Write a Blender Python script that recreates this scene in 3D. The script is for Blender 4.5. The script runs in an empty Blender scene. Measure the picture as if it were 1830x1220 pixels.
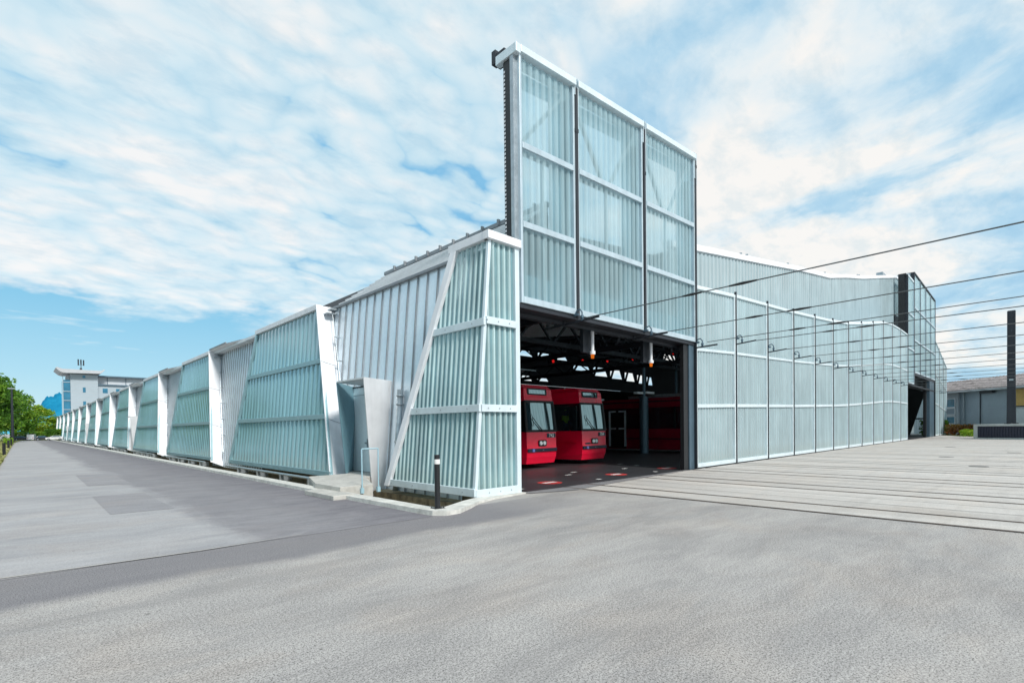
import bpy, math, random
from mathutils import Vector, Matrix
random.seed(7)
S = bpy.context.scene
COL = S.collection

# ------------------------------------------------------------------ materials
def new_mat(name):
    m = bpy.data.materials.new(name); m.use_nodes = True
    nt = m.node_tree
    for n in list(nt.nodes): nt.nodes.remove(n)
    out = nt.nodes.new('ShaderNodeOutputMaterial')
    return m, nt, out
def N(nt, t, **kw):
    n = nt.nodes.new(t)
    for k, v in kw.items():
        if k.startswith('_'): setattr(n, k[1:], v)
        else: n.inputs[k].default_value = v
    return n
def mathn(nt, op, a, b=None, c=None, clamp=False):
    n = nt.nodes.new('ShaderNodeMath'); n.operation = op; n.use_clamp = clamp
    for i, v in enumerate((a, b, c)):
        if v is None: continue
        if isinstance(v, (int, float)): n.inputs[i].default_value = v
        else: nt.links.new(v, n.inputs[i])
    return n.outputs[0]
def ramp(nt, fac, stops):
    r = nt.nodes.new('ShaderNodeValToRGB')
    el = r.color_ramp.elements
    while len(el) < len(stops): el.new(0.5)
    for e, (p, c) in zip(el, stops):
        e.position = p; e.color = (c[0], c[1], c[2], 1) if not isinstance(c, (int, float)) else (c, c, c, 1)
    nt.links.new(fac, r.inputs[0]); return r.outputs[0]
def mixc(nt, f, a, b, mode='MIX'):
    n = nt.nodes.new('ShaderNodeMix'); n.data_type = 'RGBA'; n.blend_type = mode
    for sock, v in ((n.inputs[0], f), (n.inputs[6], a), (n.inputs[7], b)):
        if isinstance(v, (int, float)): sock.default_value = v
        elif isinstance(v, tuple): sock.default_value = (v[0], v[1], v[2], 1)
        else: nt.links.new(v, sock)
    return n.outputs[2]
def noise(nt, vec, scale, detail=3, rough=.55, dist=0.0):
    n = nt.nodes.new('ShaderNodeTexNoise'); n.inputs['Scale'].default_value = scale
    n.inputs['Detail'].default_value = detail; n.inputs['Roughness'].default_value = rough
    n.inputs['Distortion'].default_value = dist
    if vec is not None: nt.links.new(vec, n.inputs['Vector'])
    return n.outputs['Fac']
def mapping(nt, vec, scale=(1, 1, 1), rot=(0, 0, 0), loc=(0, 0, 0)):
    n = nt.nodes.new('ShaderNodeMapping')
    n.inputs['Scale'].default_value = scale; n.inputs['Rotation'].default_value = rot; n.inputs['Location'].default_value = loc
    nt.links.new(vec, n.inputs['Vector']); return n.outputs[0]
def wpos(nt): return nt.nodes.new('ShaderNodeNewGeometry').outputs['Position']

def paint(name, col, rough=.5, metal=0.0, var=.12, scale=1.2, bump=0.0, bscale=30, spec=.5, streak=False, coat=0.0):
    """base colour broken up by two scales of noise, with weathering streaks if asked"""
    m, nt, out = new_mat(name)
    p = wpos(nt)
    a = noise(nt, p, scale, 4, .6)
    v = mapping(nt, p, (6, 6, .35)) if streak else mapping(nt, p, (9, 9, 9))
    b = noise(nt, v, 1.0, 3, .6)
    f = mathn(nt, 'ADD', mathn(nt, 'MULTIPLY', a, .6), mathn(nt, 'MULTIPLY', b, .4))
    lo = tuple(c * (1 - var * 1.6) for c in col); hi = tuple(min(1, c * (1 + var)) for c in col)
    c = ramp(nt, f, [(.3, lo), (.7, hi)])
    bs = N(nt, 'ShaderNodeBsdfPrincipled', Roughness=rough, Metallic=metal)
    bs.inputs['Specular IOR Level'].default_value = spec
    bs.inputs['Coat Weight'].default_value = coat
    nt.links.new(c, bs.inputs['Base Color'])
    r = mathn(nt, 'ADD', mathn(nt, 'MULTIPLY', mathn(nt, 'SUBTRACT', a, .5), .25), rough, clamp=True)
    nt.links.new(r, bs.inputs['Roughness'])
    if bump:
        bn = noise(nt, p, bscale, 4, .6)
        bb = N(nt, 'ShaderNodeBump', Strength=bump, Distance=.02); nt.links.new(bn, bb.inputs['Height'])
        nt.links.new(bb.outputs[0], bs.inputs['Normal'])
    nt.links.new(bs.outputs[0], out.inputs[0]); return m

def sheet_mat(name, col, transl=.35, transp=.1, rough=.3, tcol=None, var=.14, spec=.5, hs=5, coat=0.0, lean=0.0):
    """ribbed translucent plastic sheeting"""
    m, nt, out = new_mat(name)
    p = wpos(nt)
    a = noise(nt, p, .6, 4, .6)
    q = nt.nodes.new('ShaderNodeSeparateXYZ'); nt.links.new(p, q.inputs[0])
    u = mathn(nt, 'SUBTRACT', mathn(nt, 'ADD', q.outputs[0], q.outputs[1]), mathn(nt, 'MULTIPLY', q.outputs[2], lean))
    cv = nt.nodes.new('ShaderNodeCombineXYZ'); nt.links.new(mathn(nt, 'MULTIPLY', u, hs), cv.inputs[0]); nt.links.new(mathn(nt, 'MULTIPLY', q.outputs[2], .22), cv.inputs[2])
    b = noise(nt, cv.outputs[0], 1.0, 3, .65)
    f = mathn(nt, 'ADD', mathn(nt, 'MULTIPLY', a, .35), mathn(nt, 'MULTIPLY', b, .65))
    lo = tuple(c * (1 - var * 1.8) for c in col); hi = tuple(min(1, c * (1 + var)) for c in col)
    c = ramp(nt, f, [(.32, lo), (.68, hi)])
    z = nt.nodes.new('ShaderNodeSeparateXYZ'); nt.links.new(p, z.inputs[0])
    grime = mathn(nt, 'MULTIPLY', mathn(nt, 'SUBTRACT', 1.0, mathn(nt, 'DIVIDE', z.outputs[2], .7), clamp=True), mathn(nt, 'MULTIPLY', b, .7))
    c = mixc(nt, grime, c, (.36, .36, .27))
    bs = N(nt, 'ShaderNodeBsdfPrincipled', Roughness=rough); bs.inputs['Specular IOR Level'].default_value = spec
    bs.inputs['Coat Weight'].default_value = coat; bs.inputs['Coat Roughness'].default_value = .12
    nt.links.new(c, bs.inputs['Base Color'])
    rr = mathn(nt, 'ADD', mathn(nt, 'MULTIPLY', b, .18), rough - .06); nt.links.new(rr, bs.inputs['Roughness'])
    tl = N(nt, 'ShaderNodeBsdfTranslucent'); tc = tcol or tuple(min(1, x * 1.25) for x in col)
    tl.inputs[0].default_value = (*tc, 1)
    tp = N(nt, 'ShaderNodeBsdfTransparent'); tp.inputs[0].default_value = (.82, .93, .95, 1)
    m1 = N(nt, 'ShaderNodeMixShader', Fac=transl); nt.links.new(bs.outputs[0], m1.inputs[1]); nt.links.new(tl.outputs[0], m1.inputs[2])
    m2 = N(nt, 'ShaderNodeMixShader', Fac=transp); nt.links.new(m1.outputs[0], m2.inputs[1]); nt.links.new(tp.outputs[0], m2.inputs[2])
    nt.links.new(m2.outputs[0], out.inputs[0]); return m

def glass_mat(name, col=(.02, .03, .035), transp=.5, rough=.04, spec=.8, refl=0.0):
    m, nt, out = new_mat(name)
    bs = N(nt, 'ShaderNodeBsdfPrincipled', Roughness=rough); bs.inputs['Base Color'].default_value = (*col, 1)
    bs.inputs['Specular IOR Level'].default_value = spec
    tp = N(nt, 'ShaderNodeBsdfTransparent'); tp.inputs[0].default_value = (.6, .75, .78, 1)
    fr = N(nt, 'ShaderNodeFresnel', IOR=1.6)
    nz = noise(nt, wpos(nt), 3.0, 2)
    f = mathn(nt, 'MULTIPLY', mathn(nt, 'SUBTRACT', 1.0, fr.outputs[0]), transp)
    f = mathn(nt, 'MULTIPLY', f, mathn(nt, 'ADD', mathn(nt, 'MULTIPLY', nz, .1), .95))
    mx = nt.nodes.new('ShaderNodeMixShader'); nt.links.new(f, mx.inputs[0])
    nt.links.new(bs.outputs[0], mx.inputs[1]); nt.links.new(tp.outputs[0], mx.inputs[2])
    if refl:      # sun-control coating: a good part of the light is mirrored
        gl = N(nt, 'ShaderNodeBsdfGlossy', Roughness=rough); gl.inputs[0].default_value = (.75, .95, 1, 1)
        m3 = N(nt, 'ShaderNodeMixShader', Fac=refl); nt.links.new(mx.outputs[0], m3.inputs[1]); nt.links.new(gl.outputs[0], m3.inputs[2]); mx = m3
    nt.links.new(mx.outputs[0], out.inputs[0]); return m

def lamp_mat(name, col, strength):
    m, nt, out = new_mat(name)
    e = N(nt, 'ShaderNodeEmission', Strength=strength)
    c = ramp(nt, noise(nt, wpos(nt), 20, 1), [(.3, tuple(x * .8 for x in col)), (.7, col)])
    nt.links.new(c, e.inputs[0]); nt.links.new(e.outputs[0], out.inputs[0]); return m

def asphalt_mat(name, lo, hi, speck=.5, stain=.35, band=False, streak_rot=0.0, lane=False, along=False):
    m, nt, out = new_mat(name)
    p = wpos(nt)
    grain = noise(nt, p, 82, 3, .8)
    grain2 = noise(nt, p, 38, 3, .65)
    big = noise(nt, mapping(nt, p, (.9, .12, 1) if along else (.35, .7, 1), (0, 0, streak_rot)), 1.0, 5, .6, .2 if along else .6)
    mid = noise(nt, mapping(nt, p, (3.5, .25, 1) if along else (.9, 2.6, 1), (0, 0, streak_rot if along else streak_rot + .3)), 1.0, 4, .6, .2 if along else 1.2)
    f = mathn(nt, 'ADD', mathn(nt, 'MULTIPLY', big, .6), mathn(nt, 'MULTIPLY', mid, .4))
    c = ramp(nt, f, [(.34, lo), (.62, hi)])
    g = ramp(nt, grain, [(.34, 1 - speck), (.50, 1.0), (.72, 1 + speck * .25)])
    c = mixc(nt, 1.0, c, g, 'MULTIPLY')
    g2 = ramp(nt, grain2, [(.3, 1 - speck * .4), (.6, 1.04)])
    c = mixc(nt, 1.0, c, g2, 'MULTIPLY')
    vo = nt.nodes.new('ShaderNodeTexVoronoi'); vo.inputs['Scale'].default_value = 1.7; nt.links.new(p, vo.inputs['Vector'])
    c = mixc(nt, ramp(nt, vo.outputs['Distance'], [(.022, .75), (.034, 0.0)]), c, (.06, .055, .05))
    warm = noise(nt, mapping(nt, p, (.5, .9, 1), (0, 0, .4), (7, 3, 0)), 1.0, 4, .6, .8)
    c = mixc(nt, ramp(nt, warm, [(.46, 0.0), (.68, .5)]), c, mixc(nt, 1.0, c, (1.06, .985, .92), 'MULTIPLY'))
    # dark rubbery sweeps
    w = noise(nt, mapping(nt, p, (.16, 1.5, 1), (0, 0, streak_rot + .55), (3.1, 1.7, 0)), 1.0, 6, .7, 1.4)
    st = ramp(nt, w, [(.50, 0.0), (.66, 1.0)])
    c = mixc(nt, mathn(nt, 'MULTIPLY', st, stain), c, tuple(x * .72 for x in lo))
    if band:      # a worn, darker filled strip crossing the yard near Y = 7.3
        sx = nt.nodes.new('ShaderNodeSeparateXYZ'); nt.links.new(p, sx.inputs[0])
        yy = mathn(nt, 'ADD', sx.outputs[1], mathn(nt, 'MULTIPLY', mathn(nt, 'SUBTRACT', noise(nt, p, .55, 4, .6), .5), .9))
        lim = mathn(nt, 'SUBTRACT', 1.0, mathn(nt, 'DIVIDE', mathn(nt, 'SUBTRACT', sx.outputs[0], 6.5), 3.0), clamp=True)
        def ss(x, a, b):
            n = nt.nodes.new('ShaderNodeMapRange'); n.interpolation_type = 'SMOOTHSTEP'; n.inputs[1].default_value = a; n.inputs[2].default_value = b
            nt.links.new(x, n.inputs[0]); return n.outputs[0]
        bnd = mathn(nt, 'MULTIPLY', ss(yy, 6.35, 6.75), mathn(nt, 'SUBTRACT', 1.0, ss(sx.outputs[1], 8.15, 8.2)))
        bnd = mathn(nt, 'MULTIPLY', mathn(nt, 'MULTIPLY', bnd, lim), mathn(nt, 'ADD', .45, mathn(nt, 'MULTIPLY', big, .6)))
        c = mixc(nt, bnd, c, mixc(nt, 1.0, (.185, .178, .195), g, 'MULTIPLY'))
    if lane:      # newer, darker asphalt lane along the kerb, its edge ragged
        sx = nt.nodes.new('ShaderNodeSeparateXYZ'); nt.links.new(p, sx.inputs[0])
        nz = noise(nt, mapping(nt, p, (1.2, .22, 1)), 1.0, 5, .65)
        xe = mathn(nt, 'ADD', sx.outputs[0], mathn(nt, 'MULTIPLY', mathn(nt, 'SUBTRACT', nz, .5), 1.5))
        lm = nt.nodes.new('ShaderNodeMapRange'); lm.interpolation_type = 'SMOOTHSTEP'; lm.inputs[1].default_value = 2.0; lm.inputs[2].default_value = 2.75
        nt.links.new(xe, lm.inputs[0])
        l2 = nt.nodes.new('ShaderNodeMapRange'); l2.interpolation_type = 'SMOOTHSTEP'; l2.inputs[1].default_value = 3.0; l2.inputs[2].default_value = 5.6
        nt.links.new(xe, l2.inputs[0])
        dkc = ramp(nt, mid, [(.3, (.135, .128, .145)), (.65, (.20, .19, .207))])
        dkc = mixc(nt, 1.0, dkc, g, 'MULTIPLY')
        c = mixc(nt, mathn(nt, 'ADD', mathn(nt, 'MULTIPLY', lm.outputs[0], .62), mathn(nt, 'MULTIPLY', l2.outputs[0], .33)), c, dkc)
    bs = N(nt, 'ShaderNodeBsdfPrincipled', Roughness=.85); bs.inputs['Specular IOR Level'].default_value = .25
    nt.links.new(c, bs.inputs['Base Color'])
    bb = N(nt, 'ShaderNodeBump', Strength=.3, Distance=.01); nt.links.new(grain, bb.inputs['Height']); nt.links.new(bb.outputs[0], bs.inputs['Normal'])
    nt.links.new(bs.outputs[0], out.inputs[0]); return m

M = {}
M['asphalt'] = asphalt_mat('pale_coarse_asphalt', (.35, .335, .33), (.50, .475, .457), .95, .42, band=True)
M['road'] = asphalt_mat('worn_road_asphalt', (.31, .307, .32), (.42, .412, .42), .32, .25, streak_rot=1.5, lane=True)
M['patch'] = asphalt_mat('patched_asphalt_road', (.25, .245, .26), (.32, .312, .325), .3, .2, streak_rot=1.5)
M['road_dark'] = asphalt_mat('dark_new_asphalt', (.135, .13, .148), (.215, .205, .225), .3, .2, streak_rot=1.5)
M['trench'] = asphalt_mat('patched_asphalt', (.20, .20, .215), (.28, .275, .285), .4, .3)
M['apron'] = asphalt_mat('brushed_concrete', (.43, .405, .38), (.60, .57, .54), .3, .3, along=True)
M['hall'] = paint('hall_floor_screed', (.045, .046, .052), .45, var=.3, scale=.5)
M['kerb'] = paint('kerb_concrete', (.62, .61, .57), .8, var=.22, scale=3, bump=.5, bscale=25)
M['step'] = paint('step_concrete', (.50, .485, .45), .8, var=.18, scale=2.5, bump=.4, bscale=30)
M['pit'] = paint('pit_board_shuttering', (.22, .18, .11), .9, var=.45, scale=4, bump=.6, bscale=12)
M['rail'] = paint('rail_steel', (.10, .085, .075), .45, .6, var=.3, scale=6)
M['groove'] = paint('joint_filler', (.20, .192, .182), .9, var=.3, scale=8)
M['rust'] = paint('rusty_groove_edge', (.25, .15, .10), .9, var=.3, scale=6)
M['side_sheet'] = sheet_mat('teal_ribbed_sheet', (.22, .41, .46), .05, .0, .14, spec=1.0, var=.12, coat=1.0, hs=4, lean=.0883)
M['corner_sheet'] = sheet_mat('clear_ribbed_sheet', (.30, .52, .57), .14, .36, .10, spec=1.0, var=.42, hs=14)
M['corner_ridge'] = sheet_mat('clear_sheet_ridge', (.60, .79, .83), .25, .06, .14, spec=.9, var=.28, hs=14)  # ridge copies here and below are paler: rib highlights put into the colour
M['lean_sheet'] = sheet_mat('clear_leaning_sheet', (.30, .52, .57), .14, .36, .10, spec=1.0, var=.42, hs=14, lean=.0883)
M['lean_ridge'] = sheet_mat('clear_leaning_ridge', (.60, .79, .83), .25, .06, .14, spec=.9, var=.28, hs=14, lean=.0883)
M['front_sheet'] = sheet_mat('pale_ribbed_sheet', (.47, .61, .65), .34, .02, .26, (.75, .92, .96), var=.18, hs=8, coat=.9)
M['front_ridge'] = sheet_mat('pale_sheet_ridge', (.54, .68, .72), .34, .02, .24, (.75, .92, .96), var=.14, hs=8, coat=.9)
M['tower_sheet'] = sheet_mat('milky_ribbed_sheet', (.44, .66, .74), .50, .48, .2, (.86, .98, 1.0), var=.2, hs=10)
M['tower_ridge'] = sheet_mat('milky_sheet_ridge', (.56, .78, .85), .52, .26, .2, (.92, 1.0, 1.0), var=.16, hs=10)
M['upper_sheet'] = sheet_mat('grey_green_ribbed_sheet', (.36, .46, .49), .1, 0, .26, coat=.9)
M['alu'] = paint('pale_aluminium', (.68, .77, .81), .40, .2, var=.08, scale=2, streak=True)
M['alu_tower'] = paint('tower_frame_aluminium', (.50, .60, .66), .4, .3, var=.1, scale=2, streak=True)
M['rear'] = sheet_mat('rear_frame_sheet', (.22, .40, .48), .4, .30, .4)
M['alu_side'] = paint('blue_grey_frame', (.28, .45, .50), .35, .2, var=.06, scale=2)
M['white_alu'] = paint('white_coated_aluminium', (.78, .79, .82), .5, .0, var=.09, scale=1.6, streak=True)
M['clad'] = paint('mill_finish_cladding', (.78, .87, .93), .42, .6, var=.07, scale=.6)
M['seam'] = paint('cladding_seam', (.26, .28, .30), .5, .3, var=.15)
M['cheek'] = paint('brushed_cheek_plate', (.74, .74, .75), .40, .4, var=.08, scale=1.5, streak=True)
M['dark'] = paint('dark_steel', (.028, .033, .042), .5, .3, var=.2)
M['black'] = paint('black_paint', (.012, .013, .015), .45, var=.2)
M['slate'] = paint('slate_blue_steel', (.09, .145, .19), .45, .4, var=.12)
M['teal_side'] = paint('teal_reveal_paint', (.17, .31, .37), .5, .1, var=.08)
M['railblue'] = paint('pale_blue_tube', (.34, .52, .60), .4, var=.06)
M['door'] = paint('pale_blue_door_paint', (.80, .92, .97), .4, var=.05)
M['galv'] = paint('galvanised_steel', (.42, .47, .50), .4, .7, var=.15, scale=5)
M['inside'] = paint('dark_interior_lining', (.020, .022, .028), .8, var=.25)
M['roofin'] = paint('roof_sheet_metal', (.76, .78, .80), .5, .3, var=.10, scale=1, streak=False)
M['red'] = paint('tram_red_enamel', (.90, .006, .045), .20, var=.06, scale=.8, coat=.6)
M['red_shaded'] = paint('shaded_tram_red', (.24, .005, .022), .4, var=.25, scale=.8)  # darkened copy of the tram red, the hall's shade put into the colour
M['pink'] = paint('tram_sign_red', (.72, .10, .13), .35, var=.1, scale=3)
M['rubber'] = paint('black_rubber', (.012, .013, .016), .6, var=.2)
M['navy'] = paint('dark_bumper', (.018, .022, .045), .45, var=.2)
M['glass'] = glass_mat('tinted_tram_glass')
M['wscreen'] = glass_mat('windscreen_glass', (.03, .07, .08), .15, .03, 1.0, refl=.5)
M['lampglass'] = paint('headlamp_glass', (.85, .88, .88), .12, var=.05)
M['white'] = paint('white_marking', (.80, .80, .78), .6, var=.08, scale=6)
M['redmark'] = paint('red_floor_marking', (.60, .05, .05), .6, var=.15, scale=6)
M['blue'] = paint('blue_symbol', (.05, .12, .45), .5, var=.1)
M['redlamp'] = lamp_mat('red_signal_lens', (1, .02, .02), .6)
M['orangelamp'] = lamp_mat('orange_beacon_lens', (1, .22, .02), .75)
M['hivis'] = paint('hi_vis_fabric', (.55, .75, .03), .8, var=.1)
M['skin'] = paint('skin', (.50, .30, .22), .6, var=.08)
M['cloth'] = paint('dark_trousers', (.04, .05, .09), .9, var=.2)
M['hair'] = paint('brown_hair', (.05, .03, .02), .7, var=.2)
M['render'] = paint('office_light_render', (.36, .43, .48), .7, var=.06, scale=.3)
M['office_glass'] = paint('office_blue_glass', (.04, .20, .32), .12, .2, var=.25, scale=.4)
M['offroof'] = paint('office_roof_edge', (.45, .47, .50), .5, var=.08)
M['lowwall'] = paint('grey_blue_render', (.30, .36, .42), .8, var=.12, scale=.5)
M['lowwall2'] = paint('pale_render', (.52, .56, .60), .8, var=.08, scale=.5)
M['tiles'] = paint('weathered_roof_tiles', (.34, .31, .31), .85, var=.4, scale=2.2, bump=.6, bscale=6)
M['plywood'] = paint('plywood_board', (.55, .36, .12), .8, var=.15, scale=3)
M['winglass'] = paint('dark_window_glass', (.05, .14, .20), .1, .1, var=.5, scale=1.0)
M['blueroof'] = paint('blue_metal_roof', (.05, .16, .32), .4, .2, var=.1)
M['bark'] = paint('bark', (.09, .065, .045), .9, var=.3, scale=3, bump=.6, bscale=10)
M['carwhite'] = paint('white_car_paint', (.75, .76, .78), .2, var=.03, coat=.6)
M['cardark'] = paint('dark_car_paint', (.04, .045, .055), .2, var=.05, coat=.6)
M['carred'] = paint('red_car_paint', (.5, .05, .04), .2, var=.05, coat=.6)
M['tyre'] = paint('tyre_rubber', (.02, .02, .02), .8, var=.2)
M['wire'] = paint('weathered_wire', (.11, .12, .125), .5, .5, var=.15)
M['concrete'] = paint('planter_concrete', (.42, .45, .44), .8, var=.15, scale=1.5, bump=.3)

def foliage_mat(name, c0, c1, c2):
    m, nt, out = new_mat(name)
    p = wpos(nt)
    a = noise(nt, p, .45, 3, .6); b = noise(nt, p, 3.5, 2, .6)
    f = mathn(nt, 'ADD', mathn(nt, 'MULTIPLY', a, .65), mathn(nt, 'MULTIPLY', b, .35))
    c = ramp(nt, f, [(.34, c0), (.5, c1), (.64, c2)])
    bs = N(nt, 'ShaderNodeBsdfPrincipled', Roughness=.55); bs.inputs['Specular IOR Level'].default_value = .35
    nt.links.new(c, bs.inputs['Base Color'])
    tl = N(nt, 'ShaderNodeBsdfTranslucent'); nt.links.new(c, tl.inputs[0])
    mx = N(nt, 'ShaderNodeMixShader', Fac=.35); nt.links.new(bs.outputs[0], mx.inputs[1]); nt.links.new(tl.outputs[0], mx.inputs[2])
    nt.links.new(mx.outputs[0], out.inputs[0]); return m
M['leaf'] = foliage_mat('green_leaves', (.03, .10, .01), (.09, .22, .02), (.24, .38, .03))
M['leafy'] = foliage_mat('yellow_green_leaves', (.06, .16, .012), (.2, .36, .02), (.42, .46, .04))
M['grass'] = foliage_mat('dry_grass', (.18, .20, .05), (.34, .34, .12), (.48, .46, .24))
M['flowers'] = foliage_mat('reddish_shrub', (.04, .09, .01), (.22, .10, .03), (.40, .12, .04))
def hill_mat():
    m, nt, out = new_mat('hazy_wooded_hill')
    p = wpos(nt)
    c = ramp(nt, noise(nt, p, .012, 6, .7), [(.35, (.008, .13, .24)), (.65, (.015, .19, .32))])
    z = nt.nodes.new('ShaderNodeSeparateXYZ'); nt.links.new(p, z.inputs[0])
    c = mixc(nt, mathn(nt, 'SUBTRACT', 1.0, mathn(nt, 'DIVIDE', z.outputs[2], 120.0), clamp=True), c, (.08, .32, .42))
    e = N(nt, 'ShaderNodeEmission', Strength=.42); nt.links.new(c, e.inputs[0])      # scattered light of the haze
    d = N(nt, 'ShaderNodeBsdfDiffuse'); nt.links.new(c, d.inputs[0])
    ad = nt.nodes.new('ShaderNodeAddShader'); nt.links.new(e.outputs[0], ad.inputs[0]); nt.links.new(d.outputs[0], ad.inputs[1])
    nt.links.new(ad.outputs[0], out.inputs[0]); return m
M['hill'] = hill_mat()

# ------------------------------------------------------------------ mesh helpers
class MB:
    def __init__(s): s.v = []; s.f = []; s.mi = []; s.cur = 0
    def mat(s, i): s.cur = i; return s
    def poly(s, pts):
        i = len(s.v); s.v += [tuple(p) for p in pts]; s.f.append(tuple(range(i, i + len(pts)))); s.mi.append(s.cur); return s
    def hexa(s, p):                       # p: 8 points, bottom ring 0-3, top ring 4-7
        i = len(s.v); s.v += [tuple(q) for q in p]
        for f in ((0, 3, 2, 1), (4, 5, 6, 7), (0, 1, 5, 4), (1, 2, 6, 5), (2, 3, 7, 6), (3, 0, 4, 7)):
            s.f.append(tuple(i + k for k in f)); s.mi.append(s.cur)
        return s
    def box(s, x0, x1, y0, y1, z0, z1):
        return s.hexa([(x0, y0, z0), (x1, y0, z0), (x1, y1, z0), (x0, y1, z0), (x0, y0, z1), (x1, y0, z1), (x1, y1, z1), (x0, y1, z1)])
    def slab(s, pts, off):                # planar polygon extruded by a vector
        off = Vector(off); a = [Vector(p) for p in pts]; b = [p + off for p in a]; n = len(a); i = len(s.v)
        s.v += [tuple(p) for p in a + b]
        s.f.append(tuple(i + k for k in reversed(range(n)))); s.f.append(tuple(i + n + k for k in range(n))); s.mi += [s.cur] * 2
        for k in range(n):
            k2 = (k + 1) % n; s.f.append((i + k, i + k2, i + n + k2, i + n + k)); s.mi.append(s.cur)
        return s
    def beam(s, a, b, w, h=None, up=(0, 0, 1)):
        a = Vector(a); b = Vector(b); h = h or w; d = (b - a).normalized(); up = Vector(up)
        if abs(d.dot(up)) > .98: up = Vector((0, 1, 0))
        r = d.cross(up).normalized(); u = r.cross(d)
        r *= w / 2; u *= h / 2
        return s.hexa([a - r - u, a + r - u, b + r - u, b - r - u, a - r + u, a + r + u, b + r + u, b - r + u])
    def tube(s, a, b, r0, r1=None, n=12, caps=True):
        a = Vector(a); b = Vector(b); r1 = r0 if r1 is None else r1; d = (b - a).normalized()
        up = Vector((0, 0, 1)) if abs(d.z) < .95 else Vector((0, 1, 0))
        x = d.cross(up).normalized(); y = x.cross(d); i = len(s.v)
        for c, r in ((a, r0), (b, r1)):
            for k in range(n):
                t = 2 * math.pi * k / n; s.v.append(tuple(c + x * (r * math.cos(t)) + y * (r * math.sin(t))))
        for k in range(n):
            k2 = (k + 1) % n; s.f.append((i + k, i + k2, i + n + k2, i + n + k)); s.mi.append(s.cur)
        if caps:
            s.f.append(tuple(i + k for k in reversed(range(n)))); s.f.append(tuple(i + n + k for k in range(n))); s.mi += [s.cur] * 2
        return s
    def path(s, pts, r, n=8):
        for a, b in zip(pts, pts[1:]): s.tube(a, b, r, n=n)
        return s
    def build(s, name, mats, parent=None, bevel=0, smooth=False):
        me = bpy.data.meshes.new(name); me.from_pydata(s.v, [], s.f)
        if not isinstance(mats, (list, tuple)): mats = [mats]
        for m in mats: me.materials.append(m)
        for p, i in zip(me.polygons, s.mi): p.material_index = i; p.use_smooth = smooth
        me.update(); o = bpy.data.objects.new(name, me); COL.objects.link(o)
        if parent: o.parent = parent
        if bevel:
            b = o.modifiers.new('Bevel', 'BEVEL'); b.width = bevel; b.segments = 2; b.limit_method = 'ANGLE'
        return o
def thing(name, label, cat, loc=(0, 0, 0), group=None):
    o = bpy.data.objects.new(name, None); COL.objects.link(o); o.location = loc; o.empty_display_size = .3
    return tag(o, label, cat, group)
def tag(o, label, cat, group=None):
    o['label'] = label; o['category'] = cat
    if group: o['group'] = group
    return o
def struct(o, kind='structure'):
    o['kind'] = kind; return o
def dup(o, parent=None, off=(0, 0, 0)):
    c = o.copy(); COL.objects.link(c); c.parent = parent
    c.location = Vector(o.location) + Vector(off)
    for ch in list(o.children): dup(ch, c)
    return c
def text_mesh(name, body, size, loc, rot, mat, parent=None, align='CENTER', ext=.002):
    cu = bpy.data.curves.new(name, 'FONT'); cu.body = body; cu.size = size; cu.align_x = align; cu.align_y = 'CENTER'; cu.extrude = ext; cu.offset = size * .02
    t = bpy.data.objects.new(name, cu); COL.objects.link(t)
    dg = bpy.context.evaluated_depsgraph_get()
    me = bpy.data.meshes.new_from_object(t.evaluated_get(dg)); me.materials.clear(); me.materials.append(mat)
    bpy.data.objects.remove(t); bpy.data.curves.remove(cu)
    o = bpy.data.objects.new(name, me); COL.objects.link(o); o.location = loc; o.rotation_euler = rot
    if parent: o.parent = parent
    return o

# ribbed sheet: trapezoid ribs standing along v; pos(u, v, o) -> point; lo/hi give the sheet's v extent at u
def ribbed(mb, pos, u0, u1, lo, hi, pitch, depth, breaks=(), phase=0.0, prof=((0, 0), (.30, 0), (.42, 1), (.78, 1), (.90, 0)), two=False):
    us = {round(u0, 5), round(u1, 5)}
    for b in breaks:
        if u0 < b < u1: us.add(round(b, 5))
    k = math.floor((u0 - phase) / pitch) - 1
    while phase + k * pitch < u1:
        for (t, _) in prof:
            u = phase + (k + t) * pitch
            if u0 < u < u1: us.add(round(u, 5))
        k += 1
    def off(u):
        t = ((u - phase) / pitch) % 1.0
        P_ = list(prof) + [(1.0, prof[0][1])]
        for (a, x), (b, y) in zip(P_, P_[1:]):
            if a <= t <= b: return depth * (x + (y - x) * (t - a) / max(1e-9, b - a))
        return 0
    us = sorted(us); c0_ = mb.cur
    for a, b in zip(us, us[1:]):
        la, lb, ha, hb = lo(a), lo(b), hi(a), hi(b)
        if ha - la < 1e-4 and hb - lb < 1e-4: continue
        oa, ob = off(a), off(b); mb.cur = 1 if (two and max(oa, ob) > 1e-5) else c0_  # ribs take the paler ridge material, their highlights painted in
        mb.poly([pos(a, la, oa), pos(b, lb, ob), pos(b, hb, ob), pos(a, ha, oa)])
    mb.cur = c0_
    return mb

Y0 = 8.93; BAY = 3.55; XK = lambda k: 17.95 + BAY * k
# lean of the long side: outer plane
ZB, ZT = .06, 5.95
def XO(z): return 7.41 + (7.93 - 7.41) * (z - ZB) / (ZT - ZB)

depot = thing('tram_depot', 'long tram depot clad in ribbed translucent sheets, with tall raised lifting doors', 'tram depot', (8.8, Y0, 0))
DL = Vector((8.8, Y0, 0))
_pending = []
def D(mb, name, mats, parent=None, bevel=0, smooth=False):
    """build a depot part in world coordinates, parented under the depot Empty (or under one of its parts)"""
    o = mb.build(name, mats, None, bevel, smooth)
    o.parent = parent or depot
    if parent is None: o.location = -DL
    return o

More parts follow.
